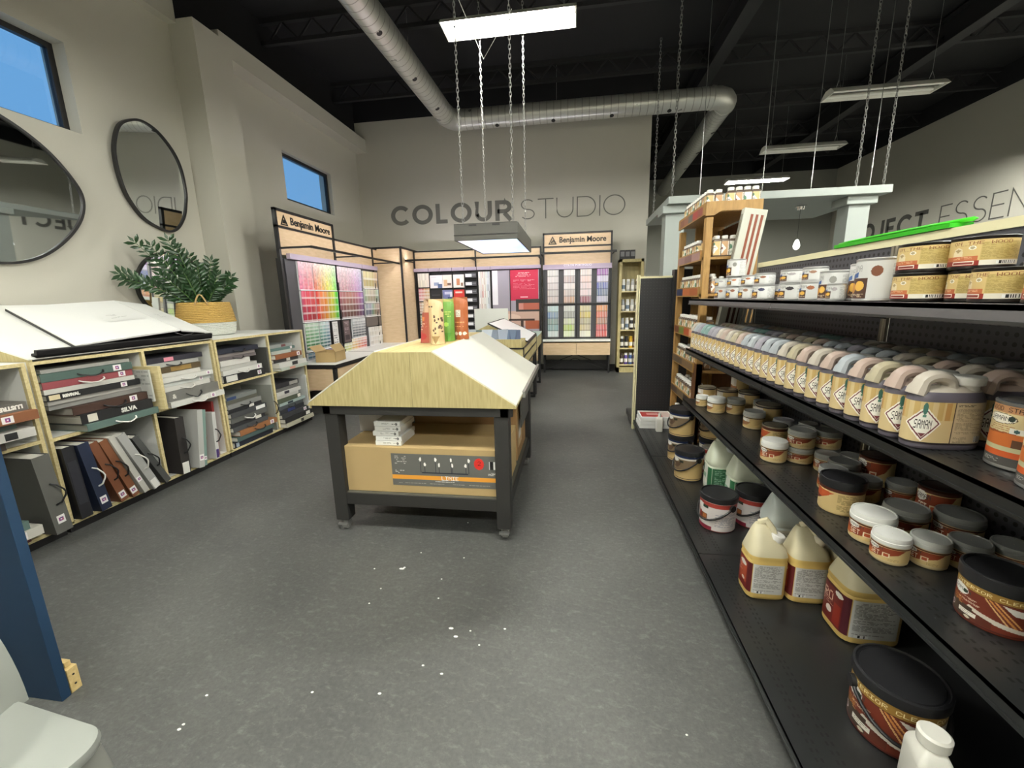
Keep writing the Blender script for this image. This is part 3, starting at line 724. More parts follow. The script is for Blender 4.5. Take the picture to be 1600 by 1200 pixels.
flatstack(wE, 3.316, .071, [
 (.055, .5, .01, .0, '#1e2233', 'navy binder', dict(strip=('#9aa7b5', .03, .1))),
 (.045, .48, .03, .02, '#4a6663', 'teal grey binder', {}),
 (.05, .5, .06, .03, '#b06a35', 'orange brown binder', dict(handle='k', sticker=.8)),
 (.046, .46, .01, .01, '#4a4c50', 'slate binder', dict(handle='k')),
 (.04, .44, .0, .0, '#2c2c30', 'black binder with a white tag', dict(strip=('#e5e2d8', .7, .88))),
 (.05, .46, .0, .01, '#62645e', 'grey green binder with a pale handle', dict(handle='w')),
 (.046, .46, .0, .02, '#46474a', 'charcoal felt binder', dict(strip=('#e8e8e4', .68, .95))),
 (.036, .42, .0, .0, '#232327', 'thin black binder', dict(strip=('#dcdad2', .6, .75))),
 (.04, .42, .0, .0, '#8c8c88', 'mid grey binder', dict(handle='k')),
 (.034, .4, .0, -.02, '#5b5a4e', 'olive grey book', {}),
 (.036, .38, .02, -.02, '#7f8381', 'grey book with a blue end', dict(strip=('#2e3f66', .0, .3)))], G)
wF = 'lower right cubby at far end'
flatstack(wF, 3.97, .071, [
 (.045, .48, .0, .07, '#c5bfa4', 'beige book', dict(strip=('#3c3b36', .5, .6))),
 (.05, .48, .0, .06, '#242426', 'thick black binder', dict(strip=('#d8d6cf', .75, .9))),
 (.046, .46, .0, .03, '#3a3b3e', 'dark slate binder', dict(sticker=.8)),
 (.044, .42, .0, .01, '#2e2f36', 'black binder with blue tag', dict(strip=('#2b3a70', .3, .6))),
 (.04, .42, .0, .0, '#4b5356', 'grey blue binder', dict(handle='k')),
 (.03, .44, .02, .0, '#a9bdb9', 'pale teal book', dict(strip=('#25313a', .3, .5))),
 (.05, .4, .0, .0, '#55604a', 'green photo-spined book', dict(strip=('#d9d6cc', .85, .98))),
 (.034, .36, .0, -.01, '#c9c6bd', 'off-white binder', {}),
 (.04, .4, .0, .0, '#d6d4cd', 'white striped book', dict(strip=('#3d3a44', .3, .5))),
 (.036, .38, .0, -.01, '#6c6a66', 'warm grey binder', {}),
 (.05, .4, .0, -.02, '#2c2b30', 'black binder with silver end', dict(strip=('#8f8d88', .6, .95)))], G)
wH = 'middle cubby at left edge of view'
flatstack(wH, 1.36, .641, [
 (.05, .42, .0, .02, '#4a3a30', 'brown binder with a pale panel', dict(strip=('#a79a84', .2, .7))),
 (.052, .54, .0, .05, '#dedbd0', 'white printed binder', dict(sticker=.5, strip=('#2a2a2a', .75, .85))),
 (.04, .5, .0, .0, '#5a7069', 'grey green binder', dict(sticker=.72)),
 (.056, .55, .02, .07, '#9c5a32', 'orange brown binder', dict(handle='k', sticker=.7)),
 (.05, .52, .03, .03, '#6e6961', 'grey book lettered LUSTRE', dict(title=('LUSTRE', .22, 1), strip=None))], G)
wI = 'bottom cubby beside blue panel'
flatstack(wI, 1.36, .071, [
 (.04, .42, .0, .02, '#6a2b28', 'dark red book', {}),
 (.056, .45, .0, .07, '#e0dccc', 'cream binder', dict(sticker=.72)),
 (.05, .4, .0, .07, '#64847a', 'sage green binder', dict(sticker=.68)),
 (.048, .36, .0, .06, '#6d8a80', 'pale sage binder', dict(sticker=.5)),
 (.05, .3, .0, .05, '#a3623b', 'orange brown binder', dict(sticker=.3)),
 (.05, .24, .0, .03, '#aab2ad', 'pale grey binder', {}),
 (.06, .3, .0, -.04, '#1f2740', 'navy binder', dict(strip=('#d0cfc6', .5, .9))),
 (.06, .26, .0, -.05, '#262b40', 'dark blue binder', dict(strip=('#dcdad2', .3, .7)))], G)
up = lambda *a, **k: upright(*a, group=G, **k)
up('large grey felt binder standing upright beside the blue panel', '#686862', 1.895, .07, -3, .085, .5, .09, handle='k', sticker=.12, title=None)
up('black binder standing upright at the left of the leaning row', '#1e1f26', 2.062, .07, -2, .066, .49, .03, strip=('#2c2c33', .2, .8))
up('navy blue binder with a white handle in the leaning row', '#1d2a4a', 2.165, .07, -6, .065, .49, .05, handle='w', sticker=.1)
up('first brown binder in the leaning row, beside the navy one', '#8a4a28', 2.292, .07, -14, .055, .48, .04, handle='k', sticker=.05)
up('second brown binder in the leaning row, beside the white one', '#90502b', 2.365, .07, -16, .05, .48, .045, handle='k', sticker=.05)
up('long white binder leaning beside the brown ones', '#cfccc0', 2.429, .07, -18, .038, .5, .06, sticker=.2)
up('light grey binder with white handle leaning beside the long white one', '#b5b5b0', 2.497, .07, -20, .055, .5, .075, handle='w', strip=('#e3e2dd', .0, .16))
up('dark grey strapped binder leaning at the right end of the row', '#4c4d4b', 2.6, .07, -23, .044, .46, .06, handle='k')
up('wide near-black binder below the grey felt one in the lower cubby', '#2b2524', 2.765, .07, 2, .07, .47, .05, D=.38, yaw=-5, handle='k', strip=('#dcdad2', .0, .2))
up('thick white and grey binder leaning right in the lower cubby', '#c2c3bb', 2.88, .07, 8, .05, .49, .08, sticker=.12)
up('mint green binder leaning right beside the thick white one', '#7ea295', 2.925, .07, 8.5, .03, .48, .07, sticker=.1)
up('brown binder half hidden behind the mint green one', '#8a4c28', 2.958, .07, 9, .028, .45, .0, handle='n')
up('white binder with a black strap next to the cabinet side', '#d9d8d2', 3.085, .07, 4, .035, .42, .04, handle='k', strip=('#4a3470', .02, .2))
up('bright red book standing near the side of the same lower cubby', '#9e2521', 3.16, .07, 2, .022, .5, -.02)
up('grey green loose board at the side of the lower cubby under the plant', '#a3a69a', 3.915, .07, -1, .018, .5, .0, handle='k')
up('charcoal board standing at the side of the upper left cubby under the plant', '#54544f', 3.915, .701, 0, .02, .27, .0)
up('white card standing at the side of the far lower cubby', '#d0d2cd', 4.485, .07, 0, .02, .5, .0)
o = MB().box(-.2, .12, -.012, .012, 0, .33).build('sample_board', [OAKP]); o.location = (CF, 2.642, .65); tag(o, 'oak-edged loose board sticking out between the two piles under the open book', 'board')
a = Art(20, 24, '#b7b8b2'); a.micro(.05, .05, .95, .95, '#8d8f8a', 3, 4)
o = MB().box(-.3, 0, -.006, .006, 0, .24).plane_art((.0, -.0065, .24), (-.14, 0, 0), (0, 0, -.24), a.a, 1).build('swatch_card', [flat('#b7b8b2'), PRT]); o.location = (CF+.08, 2.6, .72); tag(o, 'grey patterned swatch card at the right of the left pile', 'card')

# ------------------------------------------------------------------ potted plant
BASK = mat('seagrass_yellow', '#c6a45c', .85, noise=.3, nscale=55, bump=1.0, bscale=70, stretch=(1, 1, 3))
BASKW = mat('seagrass_white', '#d6d8d0', .85, noise=.05, nscale=40, bump=.9, bscale=90, stretch=(1, 1, 3))
PX_, PY_ = -3.78, 3.86
t = thing('woven_basket', 'yellow and white woven seagrass basket on the far cabinet', 'basket', (PX_, PY_, 1.112))
BW = .252
MB().lathe([(BW*.86, 0)]+[(BW*(.93+.1*u**.5)+.003*math.sin(u*50), .01+.125*u) for u in [i/32 for i in range(33)]], 40).build('white_band', BASKW, t, smooth=True)
MB().lathe([(BW*(1.04-.14*u)+.0035*math.sin(u*75), .132+.203*u) for u in [i/48 for i in range(49)]]+[(BW*.86, .335), (BW*.86, .26)], 40, cap=False).build('yellow_band', BASK, t, smooth=True)
for a0 in (-.9, 2.24):
    pts = []
    for i in range(9):
        u = i/8; a = a0-.22+.44*u; pts.append((BW*.93*math.cos(a), BW*.93*math.sin(a), .31+.1*math.sin(u*PI)))
    MB().tube(pts, .007, 8).build('rope_handle', mat('rope', '#b09263', .8), t, smooth=True)
t = thing('potted_plant', 'dark green plant with feathery arching stems in the woven basket', 'plant', (PX_, PY_, 1.37))
MB().lathe([(.05, 0), (.19, 0), (.2, .02)], 24).build('soil', mat('soil', '#2b211a', .95, noise=.3), t)
LEAF = mat('leaf_green', '#1c3a1b', .35, noise=.25, nscale=10); STEM = mat('stem_green', '#4c6a35', .5)
er = Vector((.72, .69, 0)); ed = Vector((.69, -.72, 0)); rnd = random.Random(5)
TIPS = [(-.6, .36, .02, 14), (-.56, .3, .1, 14), (-.45, .66, .0, 14), (-.33, .62, .08, 13), (-.2, .70, -.03, 15), (-.14, .62, .06, 12), (-.06, .55, -.04, 12), (.0, .44, .05, 12), (.06, .45, -.06, 11), (.12, .5, .02, 12), (.16, .35, .08, 11), (.27, .34, .0, 13), (.24, .26, .07, 12), (-.3, .34, .14, 12), (.12, .22, .16, 9), (-.12, .38, .16, 11)]
for (hx, hz, fx, nl) in TIPS:
    nl = max(8, nl-2)
    hz *= .98; b = MB(); base = er*(hx*.12)+ed*fx*.3; tip = er*hx+ed*fx+Vector((0, 0, hz))
    mid = base.lerp(tip, .45)+Vector((0, 0, .13*abs(hx)+.03)); P = []
    for i in range(13):
        u = i/12; P.append(base*(1-u)**2+mid*2*u*(1-u)+tip*u*u)
    b.tube(P, [.006-.004*i/12 for i in range(13)], 6, 1)
    for k in range(nl):
        u = .22+.76*k/(nl-1); q = u*12; i = min(11, int(q)); c = P[i].lerp(P[i+1], q-i); d = (P[i+1]-P[i]).normalized()
        sd = d.cross(ed).normalized(); ln = .1*(1-.35*abs(u-.5))*rnd.uniform(.85, 1.15)
        for s in (-1, 1):
            a = (sd*s*.8+d*.62+ed*rnd.uniform(-.25, .45)).normalized(); n_ = a.cross(d).normalized().lerp(ed, .4).normalized(); w_ = a.cross(n_).normalized()*ln*.18
            v = [c, c+a*ln*.3+w_*.8, c+a*ln*.62+w_, c+a*ln, c+a*ln*.62-w_, c+a*ln*.3-w_*.8, c+a*ln*.3+n_*.006, c+a*ln*.62+n_*.008]
            b.add(v, [(0, 1, 6), (1, 2, 7, 6), (2, 3, 7), (3, 4, 7), (4, 5, 6, 7), (5, 0, 6)], 0)
    tp = P[-1]; d = (P[-1]-P[-2]).normalized(); w_ = d.cross(ed).normalized()*.014
    b.add([tp, tp+d*.03+w_, tp+d*.075, tp+d*.03-w_], [(0, 1, 2, 3)], 0)
    b.build('leafy_stem', [LEAF, STEM], t, smooth=True)

# ------------------------------------------------------------------ blue bookcase end, wooden blocks, grey chair
NAVY = mat('navy_panel', '#10304c', .6, noise=.05)
t = thing('blue_display_stand', 'navy blue upright panel of a stand at the lower left edge', 'display stand', (-2.2, 1.0, 0))
MB().box(-.55, .35, 0, .03, 0, 1.35).build('front_panel', NAVY, t, bevel=.002)
MB().box(-.55, -.52, .03, .12, 0, 1.3).build('side_panel', NAVY, t)
PINE = m_wood('pine_block', '#dcc389', '#cbb074', (3, 12, 12), 6)
t = thing('pine_crate', 'small pine crate corner with drilled holes behind the navy panel', 'crate', (-1.853, 1.034, 0))
MB().box(-.30, .0, 0, .034, 0, .1).build('box_end', PINE, t, bevel=.002)
for z in (.03, .07): MB().tube([(-.002, .017, z), (.001, .017, z)], .004, 8).build('drilled_hole', BLK, t)
o = MB().box(-.22, -.0, 0, .02, 0, .022).build('pine_offcut', PINE, bevel=.002); o.location = (-1.868, 1.042, .101); tag(o, 'short pine offcut lying on the crate by the navy panel', 'wood')
GREYP = mat('grey_chair_plastic', '#8d908a', .4)
def rrect(a, b_, r, n=6):
    P = []
    for cx, cy, a0 in ((a-r, b_-r, 0), (-a+r, b_-r, 90), (-a+r, -b_+r, 180), (a-r, -b_+r, 270)):
        for i in range(n+1): an = math.radians(a0+90*i/n); P.append((cx+r*math.cos(an), cy+r*math.sin(an)))
    return P
t = thing('moulded_chair', 'pale grey moulded plastic chair in the bottom left corner', 'chair', (-1.275, .455, 0), rz=math.radians(-6))
rr = rrect(.19, .21, .06, 8); rings = []
for z, k in ((.415, .93), (.42, .985), (.432, 1), (.444, .985), (.447, .95), (.437, .6)): rings.append([(p[0]*k, p[1]*k, z) for p in rr])
MB().loft(rings).build('seat', GREYP, t, smooth=True)
for sx, sy in ((1, 1), (1, -1), (-1, 1), (-1, -1)):
    MB().loft([[((sx*(.145+.055*u)+p[0]*(.7+.3*(1-u))), (sy*(.165+.05*u)+p[1]*(.7+.3*(1-u))), .43*(1-u)) for p in rrect(.026, .03, .01, 3)] for u in (1, .75, .5, .25, .03)]).build('leg', mat('grey_chair_leg', '#7f807a', .45), t, smooth=True)
rings = []
for i in range(9):
    u = i/8; z = .43+.36*u; x = -.125-.05*u*u; hw = .225*(1-.12*u*u)
    rings.append([(x+.03*(1-abs(s))-.012, s*hw, z-.03*s*s*u) for s in (-1, -.6, -.2, .2, .6, 1)]+[(x+.03*(1-abs(s))+.0-.024, s*hw, z-.03*s*s*u) for s in (1, .6, .2, -.2, -.6, -1)])
MB().loft([r[::-1] for r in rings]).build('backrest', GREYP, t, smooth=True)
# ------------------------------------------------------------------ work table in the middle
TX0, TX1, TY0, TY1 = -1.47, -.35, 2.19, 3.42
t = thing('work_table', 'black-framed rolling table with a peaked light oak and white top', 'table', (0, 0, 0))
tz = .823
for x in (TX0+.045, TX1-.045):
    for y in (TY0+.05, TY1-.05):
        l = MB().box(x-.042, x+.042, y-.042, y+.042, .075, tz-.05).build('leg', BLKW, t, bevel=.003)
        b = MB(); b.box(x-.035, x+.035, y-.03, y+.03, .068, .075); b.box(x-.022, x-.017, y-.02, y+.022, .02, .07); b.box(x+.017, x+.022, y-.02, y+.022, .02, .07)
        b.box(x-.03, x+.03, y-.05, y-.03, .045, .055); c = b.build('caster', CHAINM, l)
        MB().tube([(x-.015, y, .028), (x+.015, y, .028)], .028, 16).build('wheel', flat('#8c8c88'), l, smooth=True)
b = MB(); b.box(TX0-.0, TX1+.0, TY0, TY0+.09, tz-.055, tz); b.box(TX0-.07, TX1+.02, TY0+.01, TY0+.04, tz-.055, tz); b.box(TX0, TX1, TY1-.09, TY1, tz-.055, tz); b.box(TX0, TX0+.05, TY0, TY1, tz-.055, tz); b.box(TX1-.05, TX1, TY0, TY1, tz-.055, tz)
b.build('top_frame', BLKW, t, bevel=.003)
b = MB(); b.box(TX0+.01, TX1-.01, TY0+.012, TY0+.05, .185, .262); b.box(TX0+.01, TX1-.01, TY1-.05, TY1-.012, .185, .262); b.box(TX1-.05, TX1-.01, TY0+.05, TY1-.05, .185, .262); b.box(TX0+.01, TX0+.05, TY0+.05, TY1-.05, .185, .262)
b.build('lower_frame', BLKW, t, bevel=.003)
MB().box(TX0+.02, TX1-.02, TY0+.02, TY1-.02, .245, .263).build('lower_shelf', mat('scuffed_shelf', '#4a4a42', .6, noise=.15, nscale=9), t)
X0, XA, XM, XB, X1 = -1.56, -1.11, -.90, -.775, -.305
zr = 1.138
MB().prism([(X0, tz), (XM-.001, tz), (XM-.001, zr), (XA, zr)], 'y', TY0-.012, TY0+.006).build('gable_board', OAKL, t)
MB().prism([(XM+.001, tz), (X1, tz), (X1, tz+.012), (XB, zr), (XM+.001, zr)], 'y', TY0-.012, TY0+.006).build('gable_board', OAKL, t)
MB().prism([(X0, tz), (X1, tz), (X1, tz+.01), (XB, zr-.004), (XA, zr-.004), (X0, tz+.01)], 'y', TY0+.006, TY1+.1).build('top_carcass', OAKL, t)
MB().prism([(XA, zr-.004), (XB, zr-.004), (XB, zr), (XA, zr)], 'y', TY0+.006, TY1+.1).build('flat_top_board', m_wood('oak_top', '#d9c48e', '#c6b078', (14, 1.2, 14), 5), t)
sl = (zr-tz-.012)/(XB-X1)
MB().prism([(X1, tz+.012), (X1+.0, tz+.02), (XB+.004, zr+.006), (XB, zr-.002)], 'y', TY0-.004, TY1+.1).build('white_sloping_board', mat('white_board', '#cbcabf', .45), t)
MB().box(X1-.004, X1+.014, TY0+.3, TY1+.16, tz-.012, tz+.028).build('ledge_strip', mat('grey_strip', '#77766f', .4), t)
MB().prism([(X0, tz+.012), (XA, zr-.002), (XA-.004, zr+.005), (X0, tz+.02)], 'y', TY0+.006, TY1+.1).build('white_sloping_board', mat('white_board', '#cbcabf', .45), t)
MB().box(TX1-.02, TX1-.012, TY0+.66, TY1-.1, .5, tz-.055).build('side_panel', flat('#4b4a48'), t)
# boxes below
def label_art_box():
    a = Art(190, 54, '#62625d')
    a.rect(0, .66, 1, .79, '#e09a3a').text('LINIE', .46, .665, 1, '#f4f2ea')
    for x0, y0 in ((.27, .2), (.41, .2), (.55, .2), (.71, .2), (.31, .36), (.44, .36), (.56, .36), (.68, .36)):
        a.rect(x0-.003, y0, x0+.003, .58, '#20242e'); a.ell(x0, y0-.04, .01, .06, '#f2f0ea')
    a.rect(.28, .56, .7, .585, '#20242e')
    a.ell(.8, .25, .045, .17, '#d2322a').text('2', .79, .17, 1, '#551010')
    a.barcode(.89, .16, .985, .4, 4).micro(.88, .5, .98, .6, '#d8d6cf', 2, 3)
    a.micro(.03, .08, .17, .36, '#c8c6be', 3, 5, .5).micro(.03, .52, .12, .62, '#d8d6cf', 2, 2).micro(.4, .83, .62, .86, '#d8d6cf', 2, 7).micro(.06, .9, .9, .93, '#9a988f', 2, 8)
    return a.a
t = thing('cardboard_box', 'long tan cardboard box with a grey and orange printed label under the table', 'box', (-1.41, 2.235, .2635))
b = MB(); b.box(0, 1.02, 0, .5, 0, .292); b.build('carton', KRAFT, t, bevel=.003)
MB().plane_art((.325, -.0015, .255), (.68, 0, 0), (0, 0, -.205), label_art_box()).build('printed_label', PRT, t)
MB().box(.001, 1.019, .24, .26, .2921, .2926).build('tape', flat('#a88a58', .3), t)
t = thing('cardboard_box', 'brown cardboard carton lying behind the long printed box under the table', 'box', (-1.15, 2.80, .2635))
MB().box(0, .76, 0, .5, 0, .46).build('carton', mat('kraft_dark', '#9a784e', .85), t, bevel=.003)
a = Art(20, 30, '#c4a470'); a.rect(.2, .3, .8, .8, '#d8d4cc').micro(.25, .35, .7, .7, '#777', 2) if False else a.rect(.2, .3, .8, .8, '#d8d4cc')
MB().plane_art((.761, .05, .36), (0, .2, 0), (0, 0, -.28), a.a).build('side_label', PRT, t)
t = thing('cardboard_box', 'pale flat carton leaning at the left end under the table', 'box', (-1.43, 2.62, .557), rot=(0, 0, 0))
MB().box(0, .23, -.1, .55, 0, .17).build('carton', mat('pale_card', '#b4b0ac', .8), t, bevel=.003)
for k in range(5):
    t = thing('booklet', 'white booklet with small print, '+['bottom', 'second', 'third', 'fourth', 'top'][k]+' of the little pile on the long box', 'booklet', (-1.19+.004*(k % 2)-(.012 if k == 2 else 0), 2.26, .5565+k*.0305), group='white booklets under the table')
    MB().box(0, .165, 0, .22, 0, .029).build('book_block', PAPER, t, bevel=.002)
    a = Art(40, 8, '#e2e2dc'); a.micro(.3, .3, .65, .7, '#9a9a94', 2, k).ell(.88, .5, .05, .35, '#6a6a68').micro(.7, .4, .84, .6, '#777772', 1, k+4)
    MB().plane_art((.002, -.0008, .026), (.16, 0, 0), (0, 0, -.023), a.a).build('spine_print', PRT, t)
# stand-up coffee style bags on top
def bag(label, x, y, rz, w, h, col, cols, art, d=.055):
    t = thing('stand_up_bag', label, 'bag', (x, y, zr+.002), rz=rz, group='standing paper bags on the table')
    N = 13; rings = []
    for i in range(N):
        u = i/(N-1); hh = u*h; dd = d*(1-u)**.7+.003 if u < .93 else .003; ww = w/2*(1-.04*math.sin(u*6))
        rings.append([(-ww, -dd*.25+.004*math.sin(u*11), hh), (-ww*.5, -dd*.9+.003*math.sin(u*17), hh), (0, -dd, hh), (ww*.5, -dd*.9+.003*math.sin(u*13+1), hh), (ww, -dd*.25, hh), (ww, dd*.25, hh), (ww*.5, dd*.9, hh), (0, dd, hh), (-ww*.5, dd*.9, hh), (-ww, dd*.25, hh)])
    MB().loft(rings).build('pouch', flat(col, .6), t, smooth=True)
    def fn(u, v):
        q = (1-v)*(N-1); i = min(N-2, int(q)); f = q-i; s = u*4; k = min(3, int(s)); g = s-k
        def R_(i): return Vector(rings[i][k]).lerp(Vector(rings[i][k+1]), g)
        return R_(i).lerp(R_(i+1), f)+Vector((0, -.0012, 0))
    MB().grid(fn, art).build('printed_front', PRT, t)
    MB().box(-w/2, w/2, -.006, .006, h-.03, h-.0).build('top_seal', flat(cols, .6), t)
    return t
rnd = random.Random(2)
a = Art(30, 60, '#cdb389'); 
for k in range(16): a.ell(rnd.random(), rnd.uniform(.15, .75), .05+.04*rnd.random(), .02+.015*rnd.random(), '#4f3a2a')
a.poly([(.2, .82), (.8, .82), (.5, 1)], '#8f7449')
bag('kraft bag printed with dark brown spots, front of the group', -.87, 2.60, .05, .09, .285, '#c9ae84', '#b99d70', a.a)
a = Art(24, 60, '#a85746'); a.rect(0, 0, 1, .3, '#c9a98a').ell(.5, .85, .4, .1, '#b03a3a').rect(.3, .4, .7, .5, '#e08a50').micro(.2, .55, .8, .7, '#f0d8c0', 2)
bag('pinkish red and tan bag seen edge-on at the left of the group', -.965, 2.70, -.9, .09, .285, '#c08a70', '#9a7450', a.a)
a = Art(24, 60, '#cfd6cc'); a.ell(.5, .35, .35, .06, '#1d1d1f').micro(.2, .6, .8, .85, '#8aa39a', 2).rect(0, .9, 1, 1, '#b8a070')
bag('pale bag with a black and white animal print behind the spotted bag', -.945, 2.80, -.2, .085, .24, '#cdd2ca', '#8b6f50', a.a)
a = Art(24, 60, '#66963c'); a.poly([(.2, .8), (.8, .8), (.5, 1)], '#4f8f2c').micro(.2, .3, .8, .5, '#d5e07a', 3).rect(0, 0, 1, .06, '#9a9a4a').ell(.4, .6, .2, .05, '#a8d860')
bag('bright green bag with a crinkled front between the kraft and orange ones', -.855, 2.80, .15, .085, .285, '#5d8c38', '#8a9a48', a.a)
a = Art(28, 60, '#a65a2e'); a.rect(.2, .3, .55, .46, '#cfc4b4').micro(.25, .32, .5, .44, '#8f8a80', 2).micro(.15, .58, .85, .72, '#f0b070', 3).ell(.2, .86, .12, .04, '#f2e2d0').ell(.5, .86, .12, .04, '#f2e2d0').ell(.8, .86, .12, .04, '#f2e2d0')
bag('orange brown bag with a pale label at the right of the group', -.80, 2.93, .1, .105, .295, '#9c552c', '#8f4c22', a.a)

# ------------------------------------------------------------------ second display table further back
t = thing('display_table', 'black-framed display table with oak drawers and a white sloping top behind the work table', 'table', (0, 0, 0))
q0, q1 = 4.33, 5.9; qx = -.52; qw = -1.45
b = MB(); b.box(qw, qx, q0, q1, .70, .90); b.build('drawer_case', OAKL, t)
b = MB()
for z in (.69, .805, .9): b.box(qx-.0, qx+.012, q0, q1, z-.008, z+.008)
for y in (q0, q1-.012): b.box(qx, qx+.012, y, y+.012, .69, .9)
b.box(qw, qx, q0-.01, q0, .89, .905); b.build('edge_frame', BLK, t)
for y in (q0+.02, (q0+q1)/2+.01): MB().box(qx, qx+.008, y, y+(q1-q0)/2-.03, .82, .892).build('drawer_front', OAKL, t); MB().box(qx, qx+.008, y, y+(q1-q0)/2-.03, .7, .795).build('drawer_front', OAKL, t)
MB().prism([(qx, .905), (-.98, 1.12), (-1.45, .905)], 'y', q0+.45, q1).build('sloping_top', OAKL, t)
b = MB(); b.prism([(qx-.02, .918), (qx-.01, .926), (-.97, 1.136), (-.98, 1.122)], 'y', q0+.45, q1); b.build('white_sloping_board', mat('cool_white_board', '#dfdfe0', .4), t)
b = MB(); b.bar((qx, q0+.45, .92), (-.98, q0+.45, 1.135), .014); b.bar((qx, q1, .92), (-.98, q1, 1.135), .014); b.bar((qx, q0+.45, .92), (qx, q1, .92), .014); b.bar((-.98, q0+.45, 1.135), (-.98, q1, 1.135), .014); b.build('black_edging', BLK, t)
b = MB()
for y in (q0+.03, q1-.03):
    for x in (qx-.03, qw+.03): b.box(x-.015, x+.015, y-.015, y+.015, 0, .69)
    b.box(qw+.03, qx-.03, y-.015, y+.015, 0, .03)
    b.build('leg_frame', BLK, t); b = MB()
b = MB(); b.box(-1.4, qx-.02, q0+.03, q0+.05, .9, .99); b.box(-1.4, qx-.02, q0+.38, q0+.4, .9, .97); b.box(-1.4, -1.38, q0+.05, q0+.38, .9, .99); b.box(qx-.04, qx-.02, q0+.05, q0+.38, .9, .96); b.build('open_tray', OAKL, t)
cols = ['#41506a', '#5a6a80', '#8a93a0', '#3b3f48', '#7d8794', '#a9b0b6', '#2f3a52', '#5f6c63', '#93999c', '#434a55', '#717b8c', '#39424e']
for k in range(12):
    o = MB().box(-.06, .06, 0, .16, -.008, .008).build('colour_fan_book', flat(cols[k], .5), bevel=.002)
    o.location = (-.62-.06*k, q0+.12, .935); o.rotation_euler = (math.radians(70), math.radians(-22+3*(k % 4)), math.radians(90))
    o.rotation_euler = (math.radians(62+4*(k % 3)), 0, math.radians([8, -14, 22, 3, -8, 16][k % 6]))
    tag(o, '%s colour card book, %s from the right in the tray behind the work table' % (['slate blue', 'grey blue', 'silver grey', 'charcoal', 'cool grey', 'pale grey', 'navy', 'green grey', 'light grey', 'dark grey', 'steel blue', 'ink blue'][k], ORD[k]), 'book', 'colour card books in the tray')
t = thing('display_table', 'second small display unit with pale green top just behind the first one', 'table', (0, 0, 0))
MB().box(-1.2, -.52, 5.98, 6.95, .68, .86).build('drawer_case', OAKL, t); MB().box(-1.2, -.51, 5.98, 6.95, .86, .872).build('top_board', flat('#b9cfc4'), t)
b = MB()
for y in (6.05, 6.9):
    for x in (-.55, -1.17): b.box(x-.018, x+.018, y-.018, y+.018, 0, .68)
    b.box(-1.17, -.55, y-.018, y+.018, 0, .036)
    b.build('leg_frame', BLK, t); b = MB()
o = MB().box(-1.5, -.98, 6.3, 6.33, .873, 1.27).build('display_board', flat('#d2d3cd')); tag(o, 'white board standing upright on the unit behind the sloping top', 'board')
t = thing('fabric_roll', 'grey rounded sample bundle behind the orange bag', 'sample', (-1.3, 4.55, .96))
MB().tube([(-.18, 0, .0), (-.12, 0, .14), (0, 0, .19), (.1, 0, .12), (.14, 0, 0)], .05, 10).build('bundle', flat('#8f959a'), t, smooth=True)

# ------------------------------------------------------------------ paint colour displays
def hsv(h, s, v):
    import colorsys
    return tuple(x**2.0 for x in colorsys.hsv_to_rgb(h % 1, s, v))
def chip_block(w, h, rows, hues, s0, s1, v0, v1, gap=True, seed=0, cell=None):
    """a rack of colour cards: w x h cells, hue runs left to right, strength top to bottom"""
    rnd = random.Random(seed); a = np.zeros((h, w, 3)); ch = max(1, h//rows)
    for j in range(h):
        for i in range(w):
            u = i/(w-1); k = j//ch; v = min(1, (k+.5)/rows); hu = np.interp(u, np.linspace(0, 1, len(hues)), hues)
            s = s0+(s1-s0)*v; vv = v0+(v1-v0)*v; rs = random.Random(seed*7919+i*131+k)
            c = hsv(hu+rs.uniform(-.012, .012), min(1, max(0, s*rs.uniform(.66, .86))), min(1, vv*rs.uniform(.8, .95)))
            if i % 4 == 3: c = tuple(.75*x+.18 for x in c)
            a[j, i] = c
            if gap and j % ch == ch-1: a[j, i] = tuple(.5*x+.4 for x in c)
    return a
def rack(parent, name, o, r, d, art, board=None, th=.012):
    b = MB(); b.plane_art(o, r, d, art); return b.build(name, PRT, parent)
PURP = mat('lilac_header', '#b5a6b8', .4); DGREY = mat('rack_dark_grey', '#4b4a4e', .5); RAIL = mat('clear_white_rail', '#e9e9ea', .3)
SIGNF = flat('#1e1c1c', .5)
def logo(parent, M_, s):
    """triangular emblem and name; M_ maps (u,v,depth) to local"""
    b = MB()
    def tri(a, c, top, m): 
        v = [M_(a, 0, 0), M_(c, 0, 0), M_((a+c)/2, top, 0), M_(a, 0, .006), M_(c, 0, .006), M_((a+c)/2, top, .006)]
        return v
    def quad(pts):
        n = len(pts); v = [M_(p[0]*s, p[1]*s, 0) for p in pts]+[M_(p[0]*s, p[1]*s, .006) for p in pts]
        b.add(v, [tuple(range(n)), tuple(range(n, 2*n))[::-1]]+[(i, (i+1) % n, n+(i+1) % n, n+i) for i in range(n)])
    quad([(0, 0), (.5, .92), (.5, .72), (.17, .1)]); quad([(.5, .92), (1, 0), (.83, .1), (.5, .72)]); quad([(0, 0), (.17, .1), (.83, .1), (1, 0)])
    quad([(.28, .16), (.44, .5), (.52, .34), (.44, .16)]); quad([(.5, .16), (.56, .5), (.62, .5), (.76, .16), (.68, .16), (.59, .38), (.56, .16)])
    return b
